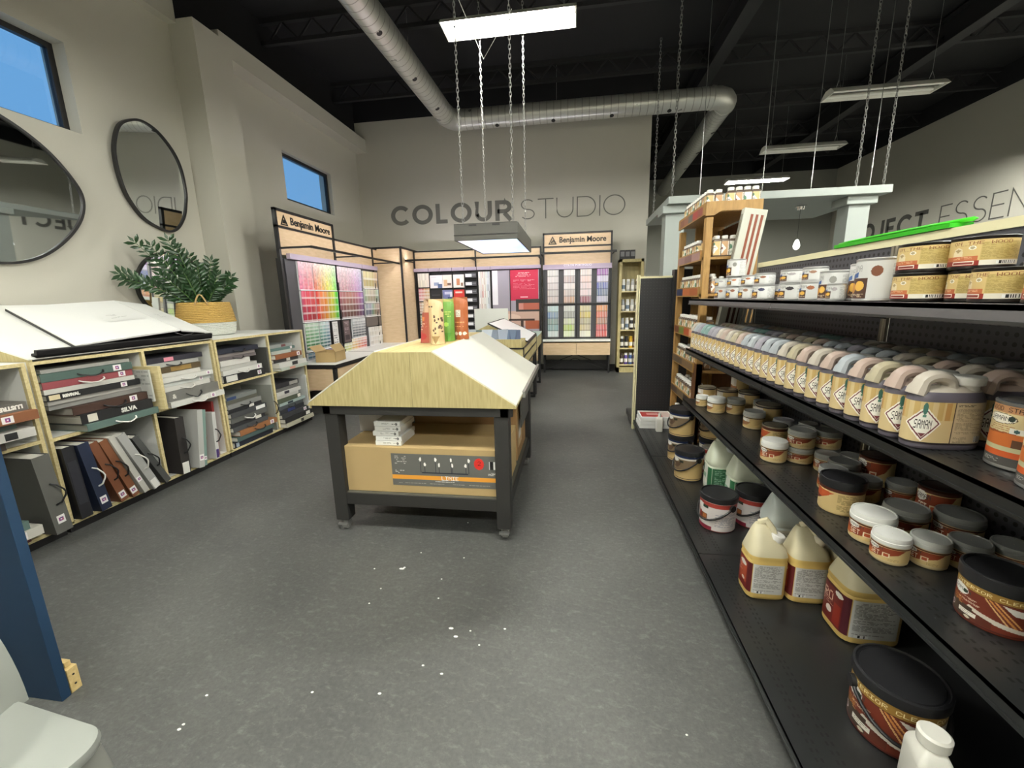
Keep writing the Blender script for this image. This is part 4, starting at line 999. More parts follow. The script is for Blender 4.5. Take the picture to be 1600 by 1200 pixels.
# right display on the back wall
t = thing('paint_display', 'colour card display with name sign and four columns of cards beside the wooden cabinet', 'display', (-.555, 7.9, 0))
wv = 1.24
b = MB()
for x in (0, wv-.03): b.box(x, x+.03, -.02, .02, 0, 2.555)
b.box(0, wv, -.02, .02, 2.525, 2.555); b.box(0, wv, -.02, .02, 2.30, 2.325); b.box(0, wv, -.02, .02, 1.265, 1.3); b.box(0, wv, -.02, .02, .645, .675); b.box(0, wv, -.03, .02, .585, .605)
b.box(wv/2-.008, wv/2+.008, -.015, .015, .67, 1.9)
for x in (0, wv-.03): b.box(x, x+.03, .3, .33, 0, .6)
b.build('frame', BLK, t)
MB().box(.03, wv-.03, -.005, .01, 2.325, 2.525).build('sign_panel', BIRCH, t)
MB().box(.03, wv-.03, .0, .015, 1.98, 2.30).build('upper_panel', BIRCH, t)
o = logo(t, lambda u, v, d: (.1+u, -.006-d, 2.355+v), .155).build('emblem', SIGNF, t)
text_obj('Benjamin Moore', .135, SIGNF, t, (.30, -.006, 2.385), ROT_NY, .003, .004, name='lettering', width=.83)
b = MB(); b.box(-.02, wv+.04, -.42, -.39, 2.15, 2.185); b.bar((0, 0, 2.16), (0, -.4, 2.16), .02); b.bar((wv, 0, 2.16), (wv, -.4, 2.16), .02); b.build('canopy_bar', BLK, t)
MB().box(.02, wv-.02, -.389, -.355, 2.172, 2.18).build('led_strip', LED, t)
MB().box(.0, wv, -.05, .02, 1.915, 2.0).build('header_strip', PURP, t)
text_obj('COLOR PORTFOLIO', .05, flat('#f2eef5'), t, (.38, -.0515, 1.965), ROT_NY, .001, .0005, name='header_text', width=.5)
MB().box(.03, wv-.03, .005, .03, .605, 1.915).build('back_board', DGREY, t)
MB().box(.0, wv, -.16, .02, .61, .645).build('white_ledge', WHITE, t)
for k in range(2): MB().box(.005+k*.615, .615+k*.615, -.18, .25, .36, .58).build('drawer', BIRCH, t)
b = MB(); b.bar((.02, .2, .1), (.6, .1, .34), .012); b.bar((.6, .1, .34), (1.2, .2, .1), .012); b.bar((.02, .2, .02), (.6, .2, .25), .01); b.bar((1.2, .2, .02), (.6, .2, .25), .01); b.build('cross_brace', BLK, t)
MB().box(0, wv, .28, .3, .02, .2).build('kick_panel', BLK, t)
cf = [[[(.1, .05, .85), (.02, .06, .88), (.0, .06, .82), (.05, .08, .8), (.02, .1, .8)], [(.05, .06, .95), (.02, .12, .75), (.04, .06, .95), (.05, .12, .8), (.06, .3, .8)], [(.06, .1, .95), (.03, .15, .95), (.0, .1, .95), (.97, .08, .95), (.95, .6, .55)], [(.8, .35, .7), (.75, .1, .95), (.64, .4, .7), (.6, .35, .6), (.7, .1, .9)]],
      [[(.5, .1, .85), (.58, .35, .7), (.45, .2, .55), (.5, .25, .6), (.48, .06, .9)], [(.2, .04, .9), (.2, .06, .6), (.18, .15, .85), (.2, .55, .8), (.2, .15, .9)], [(.14, .3, .9), (.13, .5, .85), (.13, .25, .7), (.12, .3, .8), (.14, .1, .95)], [(.07, .5, .95), (.04, .6, .9), (.06, .45, .7), (.0, .75, .8), (.02, .75, .85)]]]
for r_ in range(2):
    for c in range(4):
        a = np.zeros((30, 14, 3)); rnd = random.Random(r_*9+c)
        for i in range(14):
            for j in range(30):
                h_, s_, v_ = cf[r_][c][j//6]; k = random.Random(i//2*17+j//6*5+c*31+r_).uniform(-.5, .5)
                col = hsv(h_+k*.03, min(1, max(0, s_*1.3*(1+k*.6))), min(1, v_*.86*(1+k*.12)))
                if i % 2 == 1: col = tuple(.45+.5*x for x in col)
                if j % 6 == 5: col = tuple(x*.6 for x in col)
                a[j, i] = col
        x0 = .085+c*.298; z1 = 1.905 if r_ == 0 else 1.26; hh = .6 if r_ == 0 else .58
        b = MB(); b.box(x0, x0+.2, -.04, .005, z1-hh, z1); b.plane_art((x0, -.0405, z1), (.2, 0, 0), (0, 0, -hh), a, 1)
        b.build('card_column', [WHITE, PRT], t)
# left display along the left wall
LX = -3.5
t = thing('paint_display', 'rainbow colour card wall with name sign along the left wall', 'display', (LX, 4.72, 0))
b = MB()
b.box(-.02, .02, 0, .035, 0, 2.53); b.box(-.02, .02, 1.2, 1.235, .66, 2.53); b.box(-.02, .02, 0, 1.235, 2.5, 2.53); b.box(-.02, .02, 0, 2.58, 2.31, 2.335); b.box(-.02, .02, 2.4, 2.43, .66, 2.335)
b.build('frame', BLK, t)
MB().box(-.01, .005, .035, 1.2, 2.335, 2.5).build('sign_panel', BIRCH, t)
MB().box(-.015, .0, .035, 2.58, 2.0, 2.31).build('upper_panel', BIRCH, t)
logo(t, lambda u, v, d: (.006+d, .1+u, 2.35+v), .135).build('emblem', SIGNF, t)
text_obj('Benjamin Moore', .125, SIGNF, t, (.006, .29, 2.375), ROT_PX, .003, .004, name='lettering', width=.86)
b = MB(); b.bar((0, .02, 2.07), (.42, .02, 2.07), .022); b.bar((.42, .02, 2.07), (.42, 2.58, 2.07), .028); b.bar((0, 1.22, 2.07), (.42, 1.22, 2.07), .02); b.bar((0, 2.42, 2.07), (.42, 2.42, 2.07), .02); b.build('canopy_bar', BLK, t)
MB().box(.37, .405, .06, 2.5, 2.068, 2.076).build('led_strip', LED, t)
MB().box(.0, .05, .14, 1.93, 1.955, 2.02).build('header_strip', PURP, t); MB().box(.0, .05, 1.94, 2.5, 1.955, 2.02).build('header_strip', PURP, t)
MB().box(-.02, .0, .1, 2.58, .66, 1.96).build('back_board', DGREY, t)
MB().box(-.09, -.02, .06, .1, 0, 1.96).build('side_board', BLK, t)
def lrack(y0, y1, z0, z1, art):
    n = 'card_rack'; b = MB(); b.box(.0, .028, y0, y1, z0-.012, z0, 0); b.plane_art((.028, y0, z1), (0, y1-y0, 0), (-.012, 0, z0-z1), art, 1); b.box(0, .012, y0, y1, z0, z1, 0)
    return b.build(n, [RAIL, PRT], t)
lrack(.30, .60, 1.59, 1.94, chip_block(12, 14, 14, [.95, .98, 1.0], .2, .6, 1, .95, False, 1))
lrack(.61, 1.16, 1.59, 1.94, chip_block(24, 14, 14, [1.02, 1.08, 1.14, 1.2, 1.3], .15, .75, 1, .98, False, 2))
lrack(.30, .60, 1.17, 1.57, chip_block(12, 16, 4, [.97, 1.0], .8, .95, .95, .7, True, 3))
lrack(.61, .90, 1.17, 1.57, chip_block(12, 16, 4, [1.0, 1.06, 1.1], .85, 1, .98, .85, True, 4))
lrack(.905, 1.16, 1.17, 1.57, chip_block(12, 16, 4, [1.13, 1.18, 1.34], .9, .95, .95, .75, True, 5))
lrack(1.2, 1.92, 1.59, 1.94, chip_block(30, 14, 14, [.95, .99, .93, .85, .7], .08, .32, 1, .85, False, 6))
lrack(1.2, 1.92, 1.17, 1.57, chip_block(30, 16, 4, [.98, 1.02, 1.03, .95, .75], .5, .5, .85, .35, True, 7))
lrack(.30, .60, .95-.17, 1.15, chip_block(12, 16, 8, [.33, .4], .12, .8, .98, .35, True, 8))
lrack(.61, .86, .95-.17, 1.15, chip_block(12, 16, 8, [.42, .5, .58], .1, .8, .98, .3, True, 9))
lrack(1.5, 1.92, .95-.1, 1.15, chip_block(18, 14, 7, [.55, .6, .62], .03, .2, .98, .3, True, 10))
a = Art(16, 30, '#dcdad8'); a.micro(.1, .05, .9, .5, '#b9b6b4', 2).micro(.1, .6, .9, .95, '#2a2a2c', 3, 4, .6)
MB().box(0, .03, .9, 1.12, .8, 1.15).plane_art((.031, .92, 1.14), (0, .14, 0), (0, 0, -.33), a.a, 1).build('brochure_holder', [BLK, PRT], t)
a = Art(16, 30, '#6b5a5c'); a.micro(.1, .05, .9, .6, '#a8979a', 2).rect(.1, .65, .9, .9, '#3a3034')
MB().box(0, .03, 1.18, 1.42, .8, 1.15).plane_art((.031, 1.22, 1.14), (0, .17, 0), (0, 0, -.33), a.a, 1).build('brochure_holder', [BLK, PRT], t)
lrack(.30, .56, .665, .765-.01, chip_block(10, 4, 2, [.55, .6], .3, .8, .95, .5, True, 11))
lrack(.57, .86, .665, .755, chip_block(10, 4, 2, [.62, .7, .85], .3, .7, .95, .6, True, 12))
lrack(.87, 1.12, .665, .755, chip_block(10, 4, 2, [.88, .93], .3, .8, .95, .7, True, 13))
lrack(1.2, 1.42, .665, .79, chip_block(8, 6, 3, [.2, .16], .1, .8, .95, .8, True, 14))
lrack(1.43, 1.92, .665, .84, chip_block(20, 8, 4, [.12, .08, .03, .0], .2, .85, .98, .9, True, 15))
lrack(1.99, 2.5, 1.64, 1.92, chip_block(20, 8, 2, [.12, .15, .13, .08], .35, .5, .95, .75, True, 16))
lrack(1.99, 2.5, 1.40, 1.62, chip_block(20, 8, 2, [.3, .12, .1, .5], .12, .25, .95, .6, True, 17))
lrack(1.99, 2.5, 1.17, 1.38, chip_block(20, 8, 2, [.6, .65, .1, .02], .1, .4, .95, .4, True, 18))
MB().box(0, .02, 1.97, 2.52, 1.0, 1.15).build('info_plate', flat('#6b6462'), t)
lrack(2.05, 2.52, .82, .98, chip_block(12, 6, 2, [.1, .12], .03, .06, .98, .9, True, 19)); lrack(2.05, 2.52, .665, .81, chip_block(12, 6, 2, [.05, .12], .03, .08, .98, .92, True, 20))
# desk under the left display
t2 = thing('display_desk', 'white-topped black and birch desk below the rainbow card wall', 'desk', (LX, 4.72, 0))
MB().box(-.02, .58, 0, 2.58, .64, .66).build('desk_top', WHITE, t2)
b = MB(); b.box(.56, .585, -.005, 2.58, .61, .655); b.box(-.02, .585, -.02, .0, .61, .655); b.box(.545, .585, -.02, .02, 0, .62); b.box(.545, .585, 1.3, 1.34, 0, .62); b.box(-.02, .02, -.02, .02, 0, .62); b.box(.0, .58, 1.28, 1.3, .655, .662)
b.build('desk_frame', BLK, t2)
MB().box(.02, .54, -.01, .6, .33, .6).build('drawer', BIRCH, t2); MB().box(.5, .57, .06, 1.28, .33, .6).build('drawer', BIRCH, t2); MB().box(.5, .57, 1.36, 2.5, .33, .6).build('drawer', BIRCH, t2)
# small open carton on the desk
t = thing('cardboard_box', 'small open cardboard box with raised flaps on the desk by the card wall', 'box', (-3.27, 4.86, .662), rz=.12)
b = MB(); b.box(0, .26, 0, .005, 0, .13); b.box(0, .26, .3, .305, 0, .13); b.box(0, .005, 0, .3, 0, .13); b.box(.255, .26, 0, .3, 0, .13); b.box(0, .26, 0, .3, 0, .004); b.build('carton', KRAFT, t)
b = MB(); b.add([(0, .0, .13), (0, .3, .13), (-.07, .3, .2), (-.07, 0, .2), (0, 0, .134), (0, .3, .134), (-.07, .3, .204), (-.07, 0, .204)], [(0, 3, 2, 1), (4, 5, 6, 7), (0, 1, 5, 4), (2, 3, 7, 6), (1, 2, 6, 5), (3, 0, 4, 7)]); b.build('flap', KRAFT, t)
b = MB(); b.add([(.26, .0, .13), (.26, .3, .13), (.2, .3, .22), (.2, 0, .22), (.263, 0, .132), (.263, .3, .132), (.203, .3, .222), (.203, 0, .222)], [(0, 1, 2, 3), (4, 7, 6, 5), (0, 4, 5, 1), (2, 6, 7, 3), (1, 5, 6, 2), (3, 7, 4, 0)]); b.build('flap', KRAFT, t)
# wooden corner column
t = thing('corner_column', 'tall birch-clad box column in the corner between the two card walls', 'column', (-4.14, 7.3, 0))
MB().box(0, 1.1, 0, .99, .66, 2.33).build('cladding', BIRCH, t); MB().box(0, 1.1, 0, .99, 0, .66).build('plinth', BLK, t)
b = MB(); b.box(1.095, 1.125, -.025, .005, .6, 2.36); b.box(0, 1.12, -.02, .0, 2.33, 2.36); b.box(1.1, 1.12, 0, .99, 2.33, 2.36); b.build('edge_frame', BLK, t)
# long display on the back wall, left part
t = thing('paint_display', 'long back wall display of leaflets, swatch racks and a red poster', 'display', (-3.03, 7.9, 0)); wl = 2.44
b = MB(); b.box(0, wl, -.02, .02, 2.31, 2.335)
for x in (0, 1.2, wl-.02): b.box(x, x+.025, -.02, .02, .66, 2.335)
for x in (.06, .3, .52, .76, 1.0, 1.24, 1.5, 1.86, 2.41): b.box(x-.006, x+.006, -.045, .02, .66, 1.93) if x not in (.52,) else b.box(x-.004, x+.004, -.03, .02, 1.3, 1.93)
b.box(0, wl, -.02, .02, .6, .64); b.build('frame', BLK, t)
MB().box(0, wl, .0, .015, 2.0, 2.31).build('upper_panel', BIRCH, t)
b = MB(); b.box(-.25, wl+.02, -.42, -.39, 2.12, 2.15)
for x in (0, 1.21, wl-.02): b.bar((x, 0, 2.13), (x, -.4, 2.13), .02)
b.build('canopy_bar', BLK, t)
MB().box(.0, wl-.05, -.389, -.355, 2.138, 2.146).build('led_strip', LED, t)
b = MB()
for x0, x1 in ((.0, .29), (.3, .51), (.52, .75), (.76, .99), (1.0, 1.23), (1.24, 1.49), (1.5, wl)): b.box(x0, x1, -.055, .02, 1.95, 2.01)
b.build('header_strip', PURP, t)
MB().box(0, wl, .0, .03, .64, 1.95).build('back_board', flat('#1d1c1f'), t)
def brack(x0, x1, z0, z1, art, name='card_rack', dep=.035):
    b = MB(); b.box(x0, x1, -dep, .0, z0, z1, 0); b.plane_art((x0, -dep-.0006, z1), (x1-x0, 0, 0), (0, 0, z0-z1), art, 1); return b.build(name, [WHITE, PRT], t)
brack(.07, .29, 1.66, 1.92, chip_block(14, 8, 2, [.1, .13, .08], .1, .15, 1, .95, False, 30)); brack(.07, .29, 1.4, 1.64, chip_block(14, 8, 4, [.97, 1.0, 1.08, 1.1], .6, .35, .9, .9, True, 31))
brack(.07, .29, 1.16, 1.38, chip_block(14, 8, 4, [.05, .1, .15, .2], .35, .3, .9, .8, True, 32)); brack(.07, .29, .94, 1.14, chip_block(14, 8, 4, [.12, .55, .6], .3, .2, .7, .8, True, 33)); brack(.07, .29, .68, .92, chip_block(14, 8, 4, [.6, .65, .7], .2, .35, .9, .7, True, 34))
def leaflet(bg, *sp, w=20, h=16):
    a = Art(w, h, bg)
    for s in sp: a.rect(*s)
    return a.a
brack(.31, .56, 1.64, 1.88, leaflet('#ece6ea', (.3, .55, .7, .8, '#9aa5c4'), (.6, .7, .95, 1, '#5a6a90'), (.1, .1, .5, .2, '#d8d0d8'))); brack(.565, .74, 1.64, 1.88, leaflet('#efe4dc', (.1, .4, .5, .9, '#d9b48f'), (.5, .6, .9, .8, '#7a5a4a')))
brack(.77, .98, 1.64, 1.88, leaflet('#f2ece6', (.3, .3, .6, .8, '#cc8a66'), (.7, .6, .9, .9, '#8a6a5a'))); brack(.31, .54, 1.34, 1.6, leaflet('#242226', (.1, .3, .8, .35, '#4a484c'))); brack(.55, .74, 1.34, 1.6, leaflet('#7a80b0', (.2, .1, .8, .3, '#c8c8e0'), (.5, .5, 1, .8, '#3f4a80'), (.75, .1, 1, .5, '#e0e0ee')))
brack(.77, .98, 1.34, 1.6, leaflet('#d03a34', (.15, .12, .8, .25, '#f2c8c0'), (.1, .6, .9, .65, '#8a1f1c'), (.6, .7, .9, .95, '#e8c890'))); brack(.55, .74, 1.06, 1.3, leaflet('#ddd9d0', (.2, .2, .6, .7, '#b8b0a0'))); brack(.77, .98, 1.06, 1.3, leaflet('#cfcbc0', (.3, .1, .45, .9, '#a8a090'), (.6, .1, .7, .9, '#9a9484')))
brack(.31, .98, .86, 1.0, leaflet('#c4c6c2', (.0, .3, .5, .9, '#3a4450'), (.6, .4, .9, .8, '#6a7a88')))
for k in range(8):
    a = Art(20, 6, '#55545a'); a.rect(.05, .2, .6, .8, '#ececf0').rect(.65, .3, .95, .5, '#8a8a90')
    b = MB(); z = 1.9-k*.15; b.box(1.01, 1.23, -.08, .0, z-.085, z-.005, 0); b.plane_art((1.01, -.0806, z-.005), (.22, 0, 0), (0, 0, -.08), a.a, 1); b.build('swatch_drawer', [BLK, PRT], t)
a = np.zeros((60, 22, 3)); base = [(.1, .04, .95), (.1, .06, .95), (.05, .15, .9), (.08, .2, .85), (.03, .55, .8), (.1, .12, .9), (.08, .3, .75), (.1, .1, .9), (.3, .05, .8), (.6, .1, .8), (.6, .25, .5), (.6, .08, .85)]
for i in range(22):
    for j in range(60):
        r_ = random.Random(i//2*91+j//7); h_, s_, v_ = base[(i//2+r_.randint(0, 1)) % 12]; a[j, i] = hsv(h_, s_, v_*r_.uniform(.85, 1.05)) if i % 2 == 0 else (.75, .75, .75)
brack(1.26, 1.48, .9, 1.92, a, 'swatch_strips')
a = Art(150, 200, '#a39ca8')        # poster with a room scene
a.rect(0, 0, .12, .52, '#ece9ee').rect(.38, .0, .98, .46, '#c8264a').rect(.0, .62, 1, .85, '#c9a99a').rect(.5, .44, 1, .63, '#33302f').rect(.56, .5, 1, .6, '#b5604c').rect(.56, .5, .66, .6, '#c9877c').ell(.3, .72, .3, .06, '#dcc0b0').rect(.35, .74, .9, .77, '#3d2c28').rect(.6, .77, .66, .93, '#3d2c28').rect(.7, .77, 1, .9, '#a5573a').rect(0, .85, .6, 1, '#cfc8c4').ell(.15, .78, .12, .05, '#8a4a38').poly([(.4, .93), (.6, .86), (.9, .98), (.7, 1)], '#4a4644')
a.micro(.56, .04, .8, .06, '#f2e4e6', 2).micro(.5, .075, .86, .1, '#f2e4e6', 2, 3).micro(.45, .15, .92, .17, '#f0c8d0', 3).micro(.45, .2, .92, .3, '#e08a9c', 4, 4).rect(.6, .4, .76, .415, '#f0c8d0')
brack(1.52, 2.405, .72, 1.93, a.a, 'poster', .03)
MB().box(0, wl, -.5, .0, .6, .64).build('desk_top', WHITE, t); b = MB(); b.box(0, wl, -.5, -.485, .3, .6); b.build('drawer', BIRCH, t)
b = MB()
for x in (.7, 1.6, wl-.03): b.box(x, x+.03, -.5, -.47, 0, .6)
b.build('leg', BLK, t)
# narrow wooden shelf cabinet with spray cans
t = thing('spray_can_cabinet', 'narrow oak cabinet with five open shelves of spray cans', 'cabinet', (.82, 7.92, 0))
cw, chh = .43, 2.06
b = MB(); b.box(0, .05, 0, .3, 0, chh); b.box(cw-.05, cw, 0, .3, 0, chh); b.box(0, cw, 0, .3, chh-.05, chh); b.box(0, cw, .29, .3, 0, chh); b.box(0, cw, 0, .3, 0, .1); b.build('carcass', OAKL, t)
SH = []
for z in (.15, .46, .80, 1.14, 1.5): SH.append(z); MB().box(.05, cw-.05, .005, .29, z-.02, z).build('shelf', OAKP, t)
def spray(label, x, y, z, col, cap, group):
    t = thing('spray_can', label, 'spray can', (x, y, z), group=group)
    MB().lathe([(.03, 0), (.033, .004), (.033, .16), (.028, .172), (.02, .178)], 14).build('can_body', flat(col, .3), t, smooth=True)
    MB().lathe([(.024, .172), (.027, .175), (.027, .21), (.024, .214)], 14).build('cap', flat(cap, .4), t, smooth=True)
    MB().lathe([(.0335, .04), (.0335, .11)], 14, cap=False).build('label_band', flat('#e2dfd8' if col != '#dcdcd8' else '#6b7c90', .4), t, smooth=True)
SC = [('dark brown', '#3a2c24'), ('black', '#1f1f22'), ('pale grey', '#b8b8b4'), ('white', '#dcdcd8'), ('silver', '#8d9094'), ('green', '#4f7a4a'), ('yellow', '#d8a82c'), ('red', '#8c3328'), ('purple', '#54408a'), ('blue', '#3c5a90')]
rows = [(SH[0], [0, 8, 9, 8], 'bottom shelf'), (SH[1], [1, 1, 6, 7], 'second shelf up'), (SH[2], [4, 3, 1, 1], 'middle shelf'), (SH[3], [4, 3, 2, 3], 'second shelf down'), (SH[4], [3, 2, 2, 0], 'top shelf')]
for z, cs, nm in rows:
    for k, c in enumerate(cs):
        cap = '#e5e4e0' if (k+c) % 2 else SC[c][1]
        spray('%s spray can, %s from left, %s of narrow oak cabinet' % (SC[c][0], ORD[k], nm), .82+.09+k*.082, 8.0, z, SC[c][1], cap, 'spray cans in the narrow oak cabinet')
for k in range(3):
    o = MB().box(0, .085, 0, .1, 0, .16).box(.01, .075, -.001, .0, .05, .13, 1).build('carton', [flat('#2e2d30'), flat('#7a7a7c')], bevel=.002); o.location = (.83+k*.09, 7.97, chh+.001); tag(o, 'small dark carton, %s of the three on the narrow oak cabinet' % ['left', 'middle', 'right'][k], 'box', 'dark cartons on the oak cabinet')
# ------------------------------------------------------------------ gondola shelving on the right
GX = 1.35
def slots(b, x, y0, y1, z, mi, pitch=.026):
    y = y0+.03
    while y < y1-.03: b.add([(x, y, z), (x+.007, y, z), (x+.007, y+.012, z), (x, y+.012, z)], [(0, 1, 2, 3)], mi); y += pitch
def shelf_part(t, xf, y0, y1, z, name='shelf', lip=.04, xb=GX):
    b = MB(); b.box(xf, xb, y0+.002, y1-.002, z-.012, z); b.box(xf, xf+.014, y0+.002, y1-.002, z-lip, z+.001, 2)
    b.box(xf-.004, xf, y0+.002, y1-.002, z-lip-.002, z-lip+.006, 0)
    for dx in (.045, .06, .10, .115): slots(b, xf+dx, y0, y1, z+.0006, 1)
    return b.build(name, [SHELFM, flat('#080808'), GRAYM if z > 1.2 else SHELFM], t)
def section(y0, y1, label, upper=True):
    t = thing('gondola_shelving', label, 'shelving', (0, 0, 0), group='bays of the black shelving')
    shelf_part(t, .652, y0, y1, .105, 'base_shelf', .035)
    MB().box(.70, GX, y0, y1, 0, .07).build('kick_plate', BLK, t)
    if upper:
        for z in (.605, 1.01, 1.385): shelf_part(t, .875, y0, y1, z)
        b = MB(); b.box(GX, GX+.012, y0+.02, y1-.02, .1, 1.60); b.build('back_panel', PEG, t)
        b = MB(); b.box(GX-.006, GX+.03, y0, y1, 1.60, 1.632); b.build('top_rail', CREAM, t)
        for z in (.605, 1.01, 1.385):
            b = MB()
            for y in (y0+.01, y1-.016): b.prism([(GX, z-.012), (GX, z-.09), (.95, z-.03), (.95, z-.012)], 'y', y, y+.005)
            b.build('bracket', SHELFM, t)
    else:
        pass
    for y in ((y1-.018, y0+.004) if upper else ()):
        b = MB(); b.box(GX-.012, GX+.0, y, y+.014, .105, 1.60); b.build('upright_post', mat('post_metal', '#8d8676', .4, metal=.4), t)
    return t
section(-.675, .68, 'near bay of black shelving beside the viewer, mostly out of frame')
section(.68, 2.035, 'black shelving bay with dark brown pails and white-lidded jars in front')
section(2.035, 3.388, 'middle black shelving bay with the small white tins and the red pail')
section(3.39, 4.44, 'low end bay of the black shelving with only a base shelf', False)
t = thing('end_panel', 'tall black perforated panel with cream edges at the far end of the shelving', 'panel', (.64, 4.45, 0))
MB().box(.03, .70, 0, .03, .09, 1.60).build('pegboard', PEGK, t)
b = MB(); b.box(0, .014, -.01, .04, 0, 1.62); b.box(.02, .03, -.01, .04, 0, 1.62); b.box(.03, .34, -.006, .0, 1.585, 1.605); b.build('cream_upright', CREAM, t)
MB().box(.34, .71, -.08, .03, 1.1, 1.66).build('side_return', BLK, t)
MB().box(.0, .71, .03, .5, .04, .1).build('base', BLK, t)
b = MB(); 
for y0, y1 in ((1.72, 2.52),):
    b.loft([[(1.34-w_, y, 1.652-d_), (1.38, y, 1.648-d_), (1.42+w_, y, 1.652-d_), (1.43+w_, y, 1.658), (1.38, y, 1.664), (1.34-w_, y, 1.66)] for y, w_, d_ in ((1.74, -.035, 0), (1.86, .0, .0), (2.1, .01, .0), (2.36, .0, .0), (2.5, -.035, .0))])
o = b.build('green_plastic_sheet', mat('lime_plastic', '#3dbb22', .3), bevel=.004); o.rotation_euler = (0, 0, 0); tag(o, 'folded bright lime green plastic sheet lying on top of the black shelving', 'sheet')
MB().box(1.335, 1.41, 1.78, 2.46, 1.634, 1.650).build('under_fold', mat('lime_dark', '#2fa51c', .35), o)

# ------------------------------------------------------------------ product builders
def cyl_art(b, r, z0, z1, art, n=None, mi=0, eps=.0006):
    def fn(u, v):
        a = PI+(u-.5)*2*PI; return ((r+eps)*math.cos(a), (r+eps)*math.sin(a), z1+(z0-z1)*v)
    return b.grid(fn, art, mi)
_PM = {}
def cached(key, fn):
    if key not in _PM: _PM[key] = fn()
    return _PM[key]
def face(x, y, off=0): return math.atan2(y, x)+math.radians(off)
def tin(label, x, y, z, r, h, artkey, rim='#9a9a98', lid='#6f6f6e', off=0, group=None, cat='can', name='paint_can'):
    t = thing(name, label, cat, (x, y, z), rz=face(x, y, off), group=group); k = (round(r, 3), round(h, 3))
    me = cached(('tin', k, rim), lambda: MB().lathe([(r*.97, 0), (r*1.015, .002), (r*1.015, .006), (r, .009), (r, h-.008), (r*1.015, h-.006), (r*1.02, h-.001), (r*.98, h)], 40).mesh('can_body', mat('tin_rim_'+rim[1:], rim, .3, metal=.7), True)); link('can_body', me, t)
    me = cached(('tinlid', k, lid), lambda: MB().lathe([(r*.97, h-.001), (r*.96, h+.001), (r*.88, h+.001), (r*.86, h-.002), (r*.02, h-.002)], 40, cap=False).mesh('lid', flat(lid, .4), True)); link('lid', me, t)
    me = cached(('tinart', k, artkey), lambda: cyl_art(MB(), r, .009, h-.008, ARTS[artkey]).mesh('label', PRT, True)); link('label', me, t)
    return t
def jar(label, x, y, z, r, h, artkey, lid='#dcdcd6', off=0, group=None, lidh=.3):
    t = thing('wood_filler_jar', label, 'jar', (x, y, z), rz=face(x, y, off), group=group); k = (round(r, 3), round(h, 3)); hl = h*lidh
    link('jar_body', cached(('jb', k), lambda: MB().lathe([(r*.9, 0), (r*.97, .004), (r*.98, .01), (r*.98, h-hl), (r*.9, h-hl+.002), (r*.9, h-.01)], 36).mesh('jar_body', flat('#cdb98c', .4), True)), t)
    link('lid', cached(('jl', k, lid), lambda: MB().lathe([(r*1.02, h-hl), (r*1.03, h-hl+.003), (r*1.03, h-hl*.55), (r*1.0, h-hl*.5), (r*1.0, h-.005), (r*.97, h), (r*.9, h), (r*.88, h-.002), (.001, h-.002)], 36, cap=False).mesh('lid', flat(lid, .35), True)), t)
    link('label', cached(('ja', k, artkey), lambda: cyl_art(MB(), r*.98, .012, h-hl-.003, ARTS[artkey]).mesh('label', PRT, True)), t)
    return t
def pail(label, x, y, z, r, h, artkey, rim='#1d2c52', lid='#232325', off=0, handle=-.85, group=None, hz=.74):
    t = thing('pail', label, 'pail', (x, y, z), rz=face(x, y, off), group=group)
    MB().lathe([(r*.93, 0), (r*.96, .004), (r*.985, h-.03), (r*1.0, h-.028), (r*1.0, h-.006)], 44).build('pail_body', flat(rim, .4), t, smooth=True)
    MB().lathe([(r*1.0, h-.03), (r*1.035, h-.028), (r*1.04, h-.004), (r*1.03, h+.002), (r*.97, h+.004), (r*.95, h-.002), (r*.90, h-.004), (r*.88, h), (.001, h)], 44, cap=False).build('lid', mat('lid_'+lid[1:], lid, .35, spec=.4), t, smooth=True)
    b = MB(); a = ARTS[artkey]
    def fn(u, v):
        an = PI+(u-.5)*2*PI; rr = r*(.96+.025*(1-v))+.0008; return (rr*math.cos(an), rr*math.sin(an), (h-.03)+(.006-(h-.03))*v)
    b.grid(fn, a).build('label', PRT, t, smooth=True)
    if handle is not None:
        aa = handle; c = Vector((math.cos(PI+aa+PI/2), math.sin(PI+aa+PI/2), 0)); f = Vector((math.cos(PI+aa), math.sin(PI+aa), 0)); H = h*hz
        pts = []
        for i in range(15):
            th = PI*i/14; pts.append(c*math.cos(th)*r*1.05+f*math.sin(th)*r*1.14+Vector((0, 0, H-math.sin(th)*h*.42)))
        MB().tube(pts, .0055, 8).build('bail_handle', BLK, t, smooth=True)
        for s in (-1, 1): MB().tube([c*s*r*.96+Vector((0, 0, H)), c*s*r*1.1+Vector((0, 0, H))], .019, 12).build('handle_knob', BLK, t, smooth=True)
    return t
